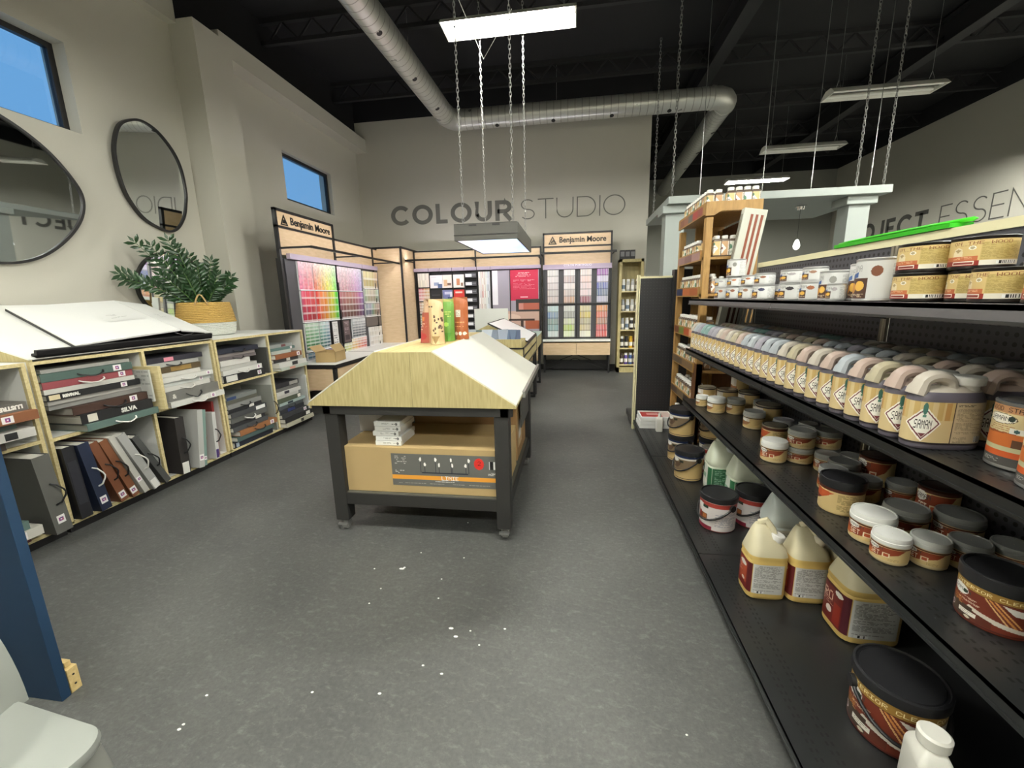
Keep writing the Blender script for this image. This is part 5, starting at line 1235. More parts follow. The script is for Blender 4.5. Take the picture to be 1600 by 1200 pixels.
# ---- printed labels (drawn as the camera sees them, centre at u = .5)
ARTS = {}
a = Art(120, 44, '#cdb078'); a.rect(0, 0, 1, .1, '#1d2c52').rect(0, .1, 1, .15, '#d6d0c4').poly([(.2, .15), (.62, .15), (.56, .35), (.46, .55), (.3, .7), (.2, .74)], '#7d6a52').poly([(.2, .3), (.42, .3), (.38, .5), (.24, .6)], '#5b4636').ell(.33, .22, .05, .07, '#e4e2da').rect(.39, .2, .44, .3, '#23281e')
a.micro(.22, .4, .34, .66, '#d9c49a', 3, 3).rect(0, .94, 1, .965, '#2a2a30'); ARTS['tanpail'] = a.a
a = Art(120, 48, '#d9d2cf'); a.rect(0, 0, 1, .17, '#a63b32').rect(0, .0, 1, .03, '#d8b0a8').ell(.33, .2, .05, .09, '#e8e6e2').rect(.36, .15, .42, .24, '#1f3a2c').rect(.3, .42, .34, .72, '#8f2f28').rect(.345, .45, .41, .7, '#6d3f28').rect(.355, .48, .4, .62, '#b5713f').poly([(.25, .3), (.33, .4), (.25, .6)], '#c9a9a0').micro(.48, .35, .7, .85, '#9a9aa6', 2, 3, .8).rect(0, .88, .46, 1, '#8a2b3e'); ARTS['redpail'] = a.a
a = Art(260, 84, '#6f2f1e'); a.rect(0, 0, 1, .19, '#9a7635').text('INTERIOR CLEAR COAT', .3, .06, 1, '#f0e0a8').rect(.0, .19, 1, .2, '#4a1f14').ell(.335, .29, .055, .13, '#e8e6e0').text('SAMAN', .29, .25, 1, '#3a3a34').ell(.37, .3, .012, .05, '#25382a')
a.poly([(.47, .2), (.48, .2), (.6, .78), (.585, .78)], '#c98a48').poly([(.49, .2), (.5, .2), (.615, .74), (.605, .74)], '#d9a060').poly([(.455, .2), (.462, .2), (.57, .78), (.56, .78)], '#d9b07a').poly([(.52, .22), (.63, .3), (.63, .46), (.57, .42)], '#e2ded4').poly([(.4, .58), (.63, .8), (.63, .9), (.38, .7)], '#cfc8ba').rect(.26, .64, .42, .96, '#43352b').poly([(.42, .7), (.5, .78), (.5, .95), (.42, .95)], '#5a2a1c')
a.micro(.32, .42, .44, .47, '#e8d8c0', 2, 2).micro(.34, .5, .46, .53, '#e8d8c0', 2, 3)
for q in range(5): a.micro(.3, .5+.04*q, .37, .52+.04*q, '#d9a04a', 2, q+4)
a.rect(.35, .76, .44, .87, '#ded9cc').micro(.36, .78, .43, .86, '#6a6660', 2, 1).ell(.29, .82, .018, .07, '#e4d8d4').ell(.29, .82, .013, .05, '#5a3040').ell(.4, .93, .014, .035, '#c9c0a8').rect(.63, .22, .86, .96, '#bdb7ae').micro(.635, .25, .855, .93, '#6f6a66', 2, 8).rect(0, .96, 1, 1, '#521f18'); ARTS['bigpail'] = a.a
a = Art(200, 44, '#cbb27c'); a.rect(0, 0, 1, .1, '#4f2417').poly([(.22, .25), (.46, .12), (.64, .12), (.58, .45), (.42, .8), (.22, .9)], '#84391f').poly([(.22, .5), (.4, .6), (.34, .9), (.22, .95)], '#b5602e').ell(.36, .22, .06, .16, '#e6e4dc').text('SAMAN', .305, .17, 1, '#3a3a34').text('SET', .34, .44, 1, '#ecdcc4', 2).rect(.45, .45, .51, .75, '#e0cfae').rect(.46, .5, .5, .7, '#a54a26').micro(.5, .82, .6, .95, '#7a5a3a', 2); ARTS['jar'] = a.a
a = Art(110, 40, '#cbb27c'); a.rect(0, 0, 1, .12, '#4f2417').poly([(.2, .12), (.46, .2), (.36, .5), (.24, .68), (.2, .6)], '#b5532c').poly([(.2, .45), (.36, .5), (.26, .75), (.2, .8)], '#5c2418').micro(.48, .2, .68, .9, '#8a7848', 2, 4, .8).ell(.27, .88, .02, .06, '#e6dcc0'); ARTS['fillerpail'] = a.a
a = Art(110, 34, '#c5a972'); a.rect(0, 0, 1, .1, '#3a3030').rect(.22, .1, .44, .55, '#d9cfc0').ell(.34, .3, .05, .14, '#e6e4dc').poly([(.24, .4), (.46, .45), (.4, .8), (.24, .9)], '#9a6b45').poly([(.5, .9), (.7, .3), (.76, .9)], '#d8bd82'); ARTS['goldjar'] = a.a
def white_can(dot, photo='#c98a3a', key=None, big=False):
    w, h = (240, 80) if big else (120, 34)
    a = Art(w, h, '#cdcdca'); a.rect(.24, .45, .42, 1, '#4a3128').ell(.29, .72, .035, .15, photo).ell(.36, .66, .04, .14, '#e0b050').micro(.26, .88, .41, .96, '#e6d2b0', 2).ell(.47, .27, .035 if big else .045, .14, dot)
    a.text('UNA', .3 if big else .28, .1, 1, '#8d8d8c', 2 if big else 1).poly([(.24, .38), (.34, .28), (.34, .42), (.24, .5)], '#3c5f9a').micro(.56, .08, .74, .94, '#9c9c9a', 2, 3, .85); ARTS[key] = a.a
white_can('#7a4a34', key='w_brown', big=True); white_can('#8b8a84', key='w_grey', big=True); white_can('#a86a4a', key='w_rust'); white_can('#8a5a44', key='w_choc'); white_can('#3a3a55', key='w_navy'); white_can('#94705a', key='w_tan'); white_can('#a09a9c', key='w_ash'); white_can('#2f2b30', key='w_black')
a = Art(220, 56, '#cbb177'); a.rect(.44, .1, .72, .78, '#b9a364').micro(.445, .12, .715, .77, '#99854a', 2, 5, .7).text('ON THE WOOD', .29, .05, 1, '#7a4a2a').micro(.3, .19, .42, .24, '#9a7a4a', 2, 2).poly([(.3, .34), (.325, .26), (.35, .34), (.36, .72), (.29, .72)], '#d9cba8').poly([(.305, .38), (.325, .33), (.345, .38), (.325, .48)], '#a08a60').ell(.4, .3, .018, .08, '#e8e4d8').ell(.4, .3, .012, .05, '#a59a7a').rect(.22, .62, .43, .8, '#b5653c').micro(.3, .66, .42, .76, '#e0b890', 3, 3).rect(.2, .8, .44, 1, '#8c2a1e').rect(.3, .83, .42, .96, '#e8e2d4').rect(.305, .85, .415, .94, '#7a2a22').rect(.44, .8, 1, 1, '#dcd6c6').barcode(.52, .84, .64, .97, 6); ARTS['woodcan'] = a.a
a = Art(260, 90, '#cdbb8c'); a.rect(0, 0, 1, .12, '#b5835a').text('WOOD STAIN & VARNISH', .28, .02, 1, '#3a2418').ell(.36, .22, .085, .09, '#5a4a30').ell(.36, .22, .08, .08, '#e4e0d2').text('SAMAN', .295, .18, 1, '#3a3a34').ell(.42, .21, .015, .045, '#22302a').micro(.3, .33, .46, .45, '#a06a48', 3, 3).rect(.42, .36, .62, .44, '#dcdad2').ell(.45, .4, .012, .03, '#3a5a5a').ell(.5, .4, .012, .03, '#2a3a3a').ell(.55, .4, .012, .03, '#4a4038').rect(.2, .46, .8, .7, '#c0682f').poly([(.2, .5), (.5, .44), (.8, .55), (.8, .46), (.2, .44)], '#8c4522').rect(.44, .54, .52, .68, '#5a3a26').rect(.2, .68, .8, .78, '#b8b58e').rect(.2, .76, .6, .86, '#c85a2a').rect(0, .86, 1, 1, '#4f4d4a').ell(.56, .88, .03, .05, '#d6d4ca').micro(.3, .9, .4, .95, '#a9a9a4', 2); ARTS['deckcan'] = a.a
# ---- stain jugs
JB = mat('jug_contents', '#5d5862', .35); JT = [mat('jug_neck_%s' % n, c, .35) for n, c in (('cream', '#b9b1a4'), ('pink', '#b39f93'), ('ice', '#a5abb0'), ('teal', '#7d9d97'), ('lilac', '#98959f'), ('sand', '#aca389'))]
a = Art(200, 66, '#cfb98a')
for k in range(12):
    c = ('#d3bd8c', '#c3a468', '#d0b985', '#c8ac72')[k % 4]; a.rect(k*.05, 0, k*.05+.05, .42, c)
for x in (.1, .52): a.rect(x, .02, x+.05, .42, '#b98f55')
a.poly([(.19, .52), (.345, .1), (.5, .5), (.345, .95)], '#f2eee2').poly([(.205, .52), (.345, .15), (.485, .5), (.345, .9)], '#6d3038').poly([(.222, .52), (.345, .19), (.468, .5), (.345, .85)], '#efece2').ell(.345, .16, .022, .14, '#3f6f62').rect(.33, .3, .36, .36, '#5a8a7a')
a.text('SAMAN', .27, .42, 1, '#2f2a26', 2).poly([(.31, .74), (.38, .74), (.345, .84)], '#6d3038').rect(.6, 0, .61, 1, '#4a3c33').rect(.61, 0, .985, 1, '#c3b190').micro(.63, .05, .8, .09, '#4a4036', 2, 1).micro(.63, .13, .96, .74, '#8f8068', 2, 7, .8).barcode(.84, .79, .95, .93, 3).micro(.63, .8, .78, .95, '#8f8068', 2, 9)
a.rect(.985, 0, 1, 1, '#b9a784').rect(0, .955, 1, 1, '#2a2226'); ARTS['jug'] = a.a
JA, JBB = .083, .0375
NJ = 2.7
def jug_parts():
    R = lambda a_, b_, z, cx=0, n=NJ: sell(a_, b_, n, 40, cx, 0, z)
    body = lambda: MB().loft([R(JA*.94, JBB*.92, 0), R(JA*.99, JBB*.99, .004), R(JA, JBB, .01), R(JA, JBB, .127), R(JA*.985, JBB*.98, .134), R(JA*.95, JBB*.92, .142), R(JA*.9, JBB*.78, .15, .0), R(JA*.78, JBB*.6, .158, .004, 2.5), R(JA*.6, JBB*.45, .164, .012, 2.4)], [0, 0, 0, 0, 0, 0, 1, 1, 1])
    lp = [(-.07, 0, .14), (-.066, 0, .155)]+[(-.03+.031*math.cos(t), 0, .167+.02*math.sin(t)) for t in np.linspace(PI*1.0, -PI*.05, 12)]+[(.004, 0, .158)]
    loop = lambda: MB().tube(lp, [.02, .02]+[.0165]*12+[.018], 10, flatten=1.3)
    cap = None
    return body, loop, cap
_b, _l, _c = jug_parts()
def capmesh():
    b = _c(); return b
protos = []
lab = wrap_art(MB(), JA, JBB, NJ, .014, .126, .40, .97, ARTS['jug']).mesh('label', PRT, True)
capm = MB().lathe([(.024, .15), (.024, .168), (.033, .168), (.034, .186), (.031, .189), (.0, .189)], 24, M=Matrix.Translation((.043, 0, 0)), cap=False).mesh('cap', flat('#d8d6cf', .45), True)
for m_ in JT:
    protos.append((_b().mesh('jug_body', [JB, m_], True), _l().mesh('handle', m_, True)))
def jug(x, y, z, k, label, capc=None):
    t = thing('stain_jug', label, 'jug', (x, y, z), rz=random.uniform(-.03, .03), group='wood stain jugs on the middle shelf')
    link('jug_body', protos[k][0], t); link('handle', protos[k][1], t); link('cap', capm, t); link('label', lab, t)
    return t
order = [0, 1, 5, 1, 2, 1, 0, 1, 5, 0, 2, 2, 4, 2, 2, 1, 5, 0, 1, 0, 4, 4, 3, 3, 4, 2, 0]
tone = ['cream', 'pinkish', 'icy blue', 'teal', 'lilac', 'sandy']
for r_, (xc, n, nm) in enumerate(((.96, 27, 'front row'), (1.13, 26, 'second row'), (1.265, 26, 'back row'))):
    for k in range(n):
        y = 1.197+k*.0795+(.02 if r_ == 1 else 0)
        c = order[(k+r_*5) % 27]
        jug(xc, y, 1.011, c, '%s-topped stain jug with diamond label, %s from near end, %s' % (tone[c], ORD[k], nm))
tin('large orange and tan deck stain can at the near end beside the jugs', 1.035, 1.06, 1.011, .062, .155, 'deckcan', lid='#45494d', group='deck stain cans')
tin('deck stain can cut by the right edge of the view', .985, .93, 1.011, .062, .155, 'deckcan', lid='#45494d', group='deck stain cans')
# ---- white and tan cans on the top shelf
Z4 = 1.386; G4 = 'cans on the top shelf'
row = [(2.95, .043, 'w_rust'), (2.74, .043, 'w_choc'), (2.545, .043, 'w_tan'), (2.345, .05, 'w_navy'), (2.05, .052, 'w_black'), (1.885, .045, 'w_rust')]
for k, (y, r, a_) in enumerate(row):
    xx = .965 if k != 3 else .968
    dn = {'w_rust': 'rust', 'w_choc': 'brown', 'w_tan': 'tan', 'w_navy': 'navy', 'w_black': 'black'}[a_]
    tin('small white tin, %s dot, %s from far end, lower row, top shelf' % (dn, ORD[k]), xx, y, Z4, r, .072, a_, rim='#c4c4c4', lid='#b4b4b2', group=G4)
for k, (y, r, a_) in enumerate([(2.96, .044, 'w_ash'), (2.735, .044, 'w_rust'), (2.53, .04, 'w_rust'), (2.34, .046, 'w_choc'), (2.05, .052, 'w_ash'), (1.885, .043, 'w_tan')]):
    dn = {'w_ash': 'grey', 'w_rust': 'rust', 'w_choc': 'brown', 'w_tan': 'tan'}[a_]
    tin('small white tin, %s dot, %s from far end, upper row, top shelf' % (dn, ORD[k]), .967, y, Z4+.073, r, .056, a_, rim='#c4c4c4', lid='#b4b4b2', group=G4)
for k in range(11): tin('small white tin in the second row behind the stacked tins, %s from the far end' % ORD[k], 1.07, 2.98-k*.105, Z4, .045, .072, ['w_rust', 'w_tan', 'w_ash'][k % 3], rim='#c4c4c4', lid='#b4b4b2', group=G4)
tin('white quart can standing on the stacked tins near the striped sample board', .965, 2.735, Z4+.130, .05, .1, 'w_grey', rim='#c4c4c4', lid='#b4b4b2', group=G4)
tin('white quart can with a grey dot between the small tins and the tall cans', .955, 1.72, Z4, .05, .106, 'w_grey', rim='#c4c4c4', lid='#b4b4b2', group=G4)
tin('small white tin with a grey dot in front of the quart can', .912, 1.635, Z4, .028, .06, 'w_ash', rim='#c4c4c4', lid='#b4b4b2', group=G4)
tin('tall white can half hidden behind the tallest one', 1.0, 1.605, Z4, .06, .122, 'w_brown', rim='#c4c4c4', lid='#b4b4b2', group=G4)
tin('tallest white can with a brown dot and grey text on the top shelf', .962, 1.50, Z4, .066, .130, 'w_brown', rim='#c4c4c4', lid='#b8b8b6', group=G4)
tin('white can half hidden between the tallest white can and the tan cans', 1.04, 1.42, Z4, .06, .115, 'w_grey', rim='#c4c4c4', lid='#b4b4b2', group=G4)
rim = '#2c2826'
tin('tan wood can with black rims, lower left of the tan stack', .965, 1.345, Z4, .061, .077, 'woodcan', rim, '#3a3634', group=G4)
tin('tan wood can with black rims, upper left of the tan stack', .968, 1.345, Z4+.0785, .061, .077, 'woodcan', rim, '#3a3634', off=8, group=G4)
tin('tan wood can, lower middle of the tan stack', 1.01, 1.23, Z4, .056, .077, 'woodcan', rim, '#3a3634', off=-18, group=G4)
tin('tan wood can, upper right of the tan stack', 1.01, 1.235, Z4+.0785, .058, .077, 'woodcan', rim, '#3a3634', off=18, group=G4)
tin('tan wood can, lower right of the tan stack at the picture edge', .975, 1.115, Z4, .06, .077, 'woodcan', rim, '#3a3634', off=-12, group=G4)
tin('tan wood can set back at the top right, lettered WOOD', 1.07, 1.11, Z4+.0785, .058, .07, 'woodcan', rim, '#3a3634', off=-20, group=G4)
tin('tan wood can behind the lower right one at the picture edge', 1.09, 1.12, Z4, .055, .077, 'woodcan', rim, '#3a3634', group=G4)
tin('tan wood can beyond the right edge of the view on the top shelf', .965, .98, Z4, .06, .077, 'woodcan', rim, '#3a3634', group=G4)
# ---- jars on the second shelf (z .606)
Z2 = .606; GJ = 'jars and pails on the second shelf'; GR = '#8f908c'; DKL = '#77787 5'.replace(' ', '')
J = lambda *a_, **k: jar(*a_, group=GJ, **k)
tin('tan can with a black lid at the far left end of the jar shelf', 1.03, 3.31, Z2, .062, .115, 'goldjar', '#bdb49c', '#1c1c1d', group=GJ, name='filler_can')
J('small white-lidded jar at the far end of the jar shelf', .955, 3.16, Z2, .042, .078, 'goldjar')
J('white-lidded jar second from the far end at the shelf front', 1.0, 2.99, Z2, .058, .105, 'goldjar')
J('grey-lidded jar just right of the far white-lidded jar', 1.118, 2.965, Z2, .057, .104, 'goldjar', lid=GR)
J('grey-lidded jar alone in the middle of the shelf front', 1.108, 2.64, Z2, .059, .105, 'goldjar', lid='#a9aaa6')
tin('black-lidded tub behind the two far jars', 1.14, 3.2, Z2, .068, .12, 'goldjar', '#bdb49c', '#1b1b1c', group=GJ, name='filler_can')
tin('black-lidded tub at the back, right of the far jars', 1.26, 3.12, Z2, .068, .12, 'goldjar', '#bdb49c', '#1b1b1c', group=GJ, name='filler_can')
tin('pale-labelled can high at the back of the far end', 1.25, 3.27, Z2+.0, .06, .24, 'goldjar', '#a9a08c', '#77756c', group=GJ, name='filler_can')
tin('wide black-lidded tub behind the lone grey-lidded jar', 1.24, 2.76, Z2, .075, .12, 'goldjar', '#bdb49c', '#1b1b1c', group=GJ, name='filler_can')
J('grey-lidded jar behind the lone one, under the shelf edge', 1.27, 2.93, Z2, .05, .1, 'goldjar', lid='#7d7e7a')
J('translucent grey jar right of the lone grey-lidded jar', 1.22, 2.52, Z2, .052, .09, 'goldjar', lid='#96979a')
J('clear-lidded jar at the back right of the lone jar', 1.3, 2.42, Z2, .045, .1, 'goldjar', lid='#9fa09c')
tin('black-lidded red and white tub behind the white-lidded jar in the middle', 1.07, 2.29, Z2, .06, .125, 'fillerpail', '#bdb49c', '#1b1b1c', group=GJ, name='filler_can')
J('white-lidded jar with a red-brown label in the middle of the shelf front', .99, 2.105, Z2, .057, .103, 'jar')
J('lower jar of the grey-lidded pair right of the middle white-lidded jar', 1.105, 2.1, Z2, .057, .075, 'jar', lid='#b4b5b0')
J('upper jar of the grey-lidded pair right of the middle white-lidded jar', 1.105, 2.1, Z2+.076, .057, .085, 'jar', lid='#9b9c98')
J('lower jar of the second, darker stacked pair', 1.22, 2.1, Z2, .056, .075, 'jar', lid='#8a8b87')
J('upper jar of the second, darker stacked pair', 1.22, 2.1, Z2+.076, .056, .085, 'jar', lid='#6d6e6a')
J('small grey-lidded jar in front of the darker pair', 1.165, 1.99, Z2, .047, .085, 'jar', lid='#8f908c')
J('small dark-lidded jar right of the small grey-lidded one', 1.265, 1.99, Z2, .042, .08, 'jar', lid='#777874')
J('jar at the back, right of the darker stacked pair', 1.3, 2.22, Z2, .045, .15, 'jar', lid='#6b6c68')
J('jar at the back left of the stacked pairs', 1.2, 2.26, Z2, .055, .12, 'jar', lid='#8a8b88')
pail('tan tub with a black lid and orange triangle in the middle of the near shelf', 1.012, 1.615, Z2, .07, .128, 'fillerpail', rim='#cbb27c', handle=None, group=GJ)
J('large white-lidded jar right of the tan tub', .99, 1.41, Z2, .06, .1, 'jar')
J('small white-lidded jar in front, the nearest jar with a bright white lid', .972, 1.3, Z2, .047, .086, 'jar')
J('small jar with a white lid coloured as half shaded, right of the nearest white one', 1.07, 1.29, Z2, .0465, .086, 'jar', lid='#c5c6c0')  # white lid, shade under the shelf put into its colour
J('small jar with a white lid coloured grey as shaded, third in the nearest row', 1.17, 1.285, Z2, .047, .086, 'jar', lid='#7b7c79')  # white lid too, greyed further for the shelf shade
J('small jar with a white lid coloured grey as shaded, fourth in the nearest row', 1.27, 1.275, Z2, .047, .086, 'jar', lid='#70716e')  # white lid, darkest of the row for the shelf shade
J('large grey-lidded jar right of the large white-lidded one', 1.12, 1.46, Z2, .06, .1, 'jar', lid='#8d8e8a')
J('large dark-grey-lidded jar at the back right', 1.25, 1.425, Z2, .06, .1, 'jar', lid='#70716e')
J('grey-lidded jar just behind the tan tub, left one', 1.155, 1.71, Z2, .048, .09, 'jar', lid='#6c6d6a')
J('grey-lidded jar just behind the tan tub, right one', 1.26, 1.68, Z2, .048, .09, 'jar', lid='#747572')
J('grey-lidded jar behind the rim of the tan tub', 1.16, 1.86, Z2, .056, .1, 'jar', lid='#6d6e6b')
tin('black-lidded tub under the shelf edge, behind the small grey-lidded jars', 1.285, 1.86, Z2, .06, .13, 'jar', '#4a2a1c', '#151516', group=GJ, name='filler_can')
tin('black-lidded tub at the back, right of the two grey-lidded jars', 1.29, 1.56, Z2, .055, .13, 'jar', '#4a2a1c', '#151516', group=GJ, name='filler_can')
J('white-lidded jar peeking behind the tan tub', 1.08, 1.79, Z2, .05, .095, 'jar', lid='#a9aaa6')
pail('large dark-lidded pail with a red-brown label at the right edge on the jar shelf', 1.045, 1.055, Z2, .072, .135, 'bigpail', rim='#6f2f1e', handle=None, group=GJ)
J('grey-lidded jar at the right picture edge behind the nearest row', 1.31, 1.19, Z2, .035, .086, 'jar', lid='#6c6d6a')
# ---- base shelf
Z1 = .106; GP = 'tan and blue pails'
pail('tan pail with a navy rim standing in front of the stacked pair', .845, 3.0, Z1, .098, .215, 'tanpail', group=GP)
pail('lower tan and navy pail of the far stack', .875, 3.36, Z1, .098, .205, 'tanpail', group=GP, hz=.8)
pail('upper tan and navy pail of the far stack', .875, 3.36, Z1+.21, .098, .215, 'tanpail', group=GP)
pail('lower tan and navy pail in the shaded stack under the shelf', 1.10, 3.3, Z1, .098, .205, 'tanpail', group=GP)
pail('upper tan and navy pail in the shaded stack under the shelf', 1.10, 3.3, Z1+.21, .098, .205, 'tanpail', group=GP)
tin('white cylinder can partly hidden behind the front tan pail', 1.02, 3.1, Z1, .06, .2, 'redpail', group=GP)
pail('red and white pail with a black handle near the front edge of the base shelf', .835, 2.335, Z1, .097, .2, 'redpail', rim='#a63b32', handle=-.75)
pail('second red and white pail half hidden to the right of the first', 1.045, 2.39, Z1, .097, .2, 'redpail', rim='#a63b32')
pail('big brown and gold pail with a wide black lid, nearest on the base shelf', .968, 1.175, Z1, .108, .20, 'bigpail', rim='#5a2418', hz=.72, handle=.5)
def fjug(label, x, y, z, a_, b_, h, body, top, front, side, cap='#e6e4dc', rz=0, ridge=.0, nm='gallon_jug', group=None):
    """flat-sided jug: sloping shoulders to a ridge with a strap handle running down to the cap"""
    t = thing(nm, label, 'jug', (x, y, z), rz=rz, group=group); n = 4.5; hb = h*.62
    R = lambda k1, k2, zz, cx=0, cy=0, nn=n: sell(a_*k1, b_*k2, nn, 44, cx, cy, zz)
    MB().loft([R(.9, .9, 0), R(.98, .98, .006), R(1, 1, .016), R(1, 1, hb-.03), R(.97, .97, hb-.024), R(1.0, 1.0, hb-.012), R(.99, .99, hb), R(.9, .9, hb+h*.08, -a_*.02, 0, 4), R(.7, .68, hb+h*.2, -a_*.1, b_*.08, 3), R(.48, .42, hb+h*.3, -a_*.2, b_*.16, 2.6), R(.26, .22, hb+h*.36, -a_*.28, b_*.22, 2.4)], [0, 0, 0, 0, 0, 0, 1, 1, 1, 1]).build('jug_body', [body, top], t, smooth=True)
    c = Vector((a_*.38, -b_*.25, hb+h*.16))
    MB().tube([(-a_*.3, b_*.25, hb+h*.36), (-a_*.05, b_*.08, hb+h*.42), (a_*.2, -b_*.1, hb+h*.33), tuple(c)], [a_*.2, a_*.2, a_*.19, a_*.22], 10, flatten=.8).build('strap_handle', top, t, smooth=True)
    M_ = Matrix.Translation(c) @ Euler((0, .25, 0)).to_matrix().to_4x4()
    MB().lathe([(a_*.3, 0), (a_*.3, .012), (a_*.36, .012), (a_*.37, .032), (a_*.33, .036)], 22, M=M_).build('cap', flat(cap, .4), t, smooth=True)
    if front is not None: wrap_art(MB(), a_, b_, n, .03, hb-.035, .36, .62, front).build('front_label', PRT, t, smooth=True)
    if side is not None: wrap_art(MB(), a_, b_, n, .03, hb-.035, .625, .86, side).build('text_label', PRT, t, smooth=True)
    return t
YB = mat('amber_jug', '#d9ba6e', .4); YT = mat('amber_jug_top', '#d8cfae', .4)
fr = Art(44, 60, '#6f1f1a'); fr.rect(.35, .1, .8, .8, '#a8482a').ell(.55, .2, .2, .08, '#e4ded4').ell(.6, .72, .1, .05, '#d9c8b8').micro(.2, .3, .5, .6, '#d8b0a0', 3).rect(.85, 0, 1, 1, '#5a1a1c')
sd = Art(40, 60, '#cfcfca'); sd.micro(.06, .05, .94, .9, '#85847f', 2, 3, .85).barcode(.1, .92, .4, .98, 2)
fjug('amber jug with a bright white cap at the front of the base shelf', .845, 1.78, Z1, .08, .066, .33, YB, YT, fr.a, sd.a, group='amber jugs')
fjug('amber jug with a frosted cap, middle one of the amber jugs', 1.01, 1.775, Z1, .08, .066, .33, YB, YT, fr.a, sd.a, cap='#c9c2ae', group='amber jugs')
fjug('amber jug mostly hidden under the shelf, furthest right of the amber jugs', 1.165, 1.79, Z1, .075, .066, .32, YB, YT, fr.a, sd.a, cap='#b5ae9c', group='amber jugs')
fr2 = Art(70, 56, '#6b2320'); fr2.rect(.0, 0, 1, .08, '#4a1512').text('PRO', .06, .2, 2, '#d9b8a0').ell(.72, .12, .12, .07, '#e0dcd2').ell(.45, .7, .1, .09, '#e4d6cc').ell(.7, .74, .07, .06, '#cfc0b4').micro(.1, .42, .6, .56, '#c89a88', 3, 3).rect(.84, .0, 1, 1, '#501a24').rect(.6, .4, .82, .95, '#8c2f22')
fjug('large amber jug lettered PRO between the amber jugs and the big pail', 1.125, 1.585, Z1, .105, .085, .36, YB, YT, fr2.a, sd.a, cap='#b5ae9c')
CT = mat('clear_milky_plastic', '#c3cbc6', .3)
fr3 = Art(44, 50, '#3a2a2a'); fr3.rect(.1, .1, .9, .9, '#8f3a26').micro(.2, .3, .8, .7, '#d9cfc0', 3)
fjug('milky translucent jug standing behind the amber jugs', 1.06, 2.09, Z1, .088, .085, .33, CT, CT, fr3.a, Art(30, 40, '#c9c5b4').micro(.1, .1, .9, .8, '#8a8878', 2).a, cap='#bfc4c0')
fr4 = Art(44, 50, '#d6d8d0'); fr4.poly([(0, 0), (.4, 0), (.2, 1), (0, 1)], '#2f5c40').rect(.3, .4, .6, .6, '#7fa08a').ell(.6, .75, .12, .1, '#e8e4d8').rect(.75, 0, 1, 1, '#2f6a44')
MG = mat('milky_green_jug', '#c9ceb9', .3)
fjug('left green-labelled milky jug beside the front tan pail', 1.0, 2.80, Z1, .095, .085, .35, MG, MG, fr4.a, Art(30, 40, '#2f5f40').micro(.1, .1, .9, .8, '#9fc0a8', 3).a, cap='#bfc4c0', group='green-labelled jugs')
fjug('right green-labelled milky jug partly under the shelf edge', 1.07, 2.60, Z1, .095, .085, .35, MG, MG, fr4.a, Art(30, 40, '#2f5f40').micro(.1, .1, .9, .8, '#9fc0a8', 3).a, cap='#bfc4c0', group='green-labelled jugs')
# white bottles at the bottom edge
WB = mat('white_hdpe', '#e2e0d6', .35)
def wbottle(label, x, y, k=1.0, art=True):
    t = thing('white_bottle', label, 'bottle', (x, y, Z1), rz=face(x, y, 25), group='white bottles in front of the big pail')
    R = lambda k1, zz: [(p[0]*k1*k, p[1]*k1*k, zz*k) for p in rrect(.045, .032, .012, 4)]
    MB().loft([R(.92, 0), R(1, .006), R(1, .15), R(.97, .158), R(.9, .166), R(.6, .185), R(.42, .19)]).build('bottle_body', WB, t, smooth=True)
    MB().lathe([(.024*k, .188*k), (.028*k, .192*k), (.029*k, .215*k), (.024*k, .219*k)], 24).build('cap', WB, t, smooth=True)
    a = Art(60, 40, '#e2e0d6'); a.rect(.1, .2, .6, 1, '#a85a38').poly([(.1, .2), (.6, .2), (.6, .28), (.1, .55)], '#c98a62').ell(.36, .1, .12, .09, '#b02c2a').ell(.35, .78, .16, .12, '#e8e6dc').ell(.42, .78, .04, .07, '#2c3a2c').micro(.65, .2, .9, .9, '#a9a79c', 2)
    n4 = lambda: None
    b = wrap_art(MB(), .0455*k, .0325*k, 5, .012*k, .155*k, .3, .95, a.a); b.build('label', PRT, t, smooth=True)
wbottle('white bottle with red oval and brown label, leftmost near the bottom edge', .885, .955, 1.15)
wbottle('white bottle in the middle of the bottom edge group', .945, .875, 1.0)
wbottle('white bottle at the right of the bottom edge group', 1.05, .87, 1.0)
wbottle('white bottle in the bottom right corner', 1.15, .87, 1.0)
# far end of the base shelf
a1 = Art(30, 40, '#a6322f'); a1.rect(0, 0, 1, .2, '#c9c4bc').rect(.2, .4, .6, .7, '#d9a8a0').rect(.7, .2, 1, 1, '#c8b0a8')
for k in range(3):
    t = thing('flat_box', 'white flat box with red printed lid, %s of pile at far shelf end' % ['bottom', 'middle', 'top'][k], 'box', (.672+.004*k, 4.14-.01*k, Z1+k*.042), group='flat boxes at the shelf end')
    MB().box(0, .31, 0, .24, 0, .041).build('carton', PAPER, t, bevel=.002)
    MB().plane_art((.012, .228, .0418), (.285, 0, 0), (0, -.215, 0), a1.a).build('printed_lid', PRT, t)
t = thing('white_bottle', 'small white squeeze bottle standing in front of the flat boxes', 'bottle', (.845, 4.06, Z1))
MB().loft([[(p[0]*k1, p[1]*k1, zz) for p in rrect(.032, .024, .01, 4)] for k1, zz in ((.92, 0), (1, .005), (1, .12), (.8, .14), (.4, .15))]).build('bottle_body', WB, t, smooth=True)
MB().lathe([(.014, .148), (.016, .15), (.013, .185)], 16).build('cap', WB, t, smooth=True)

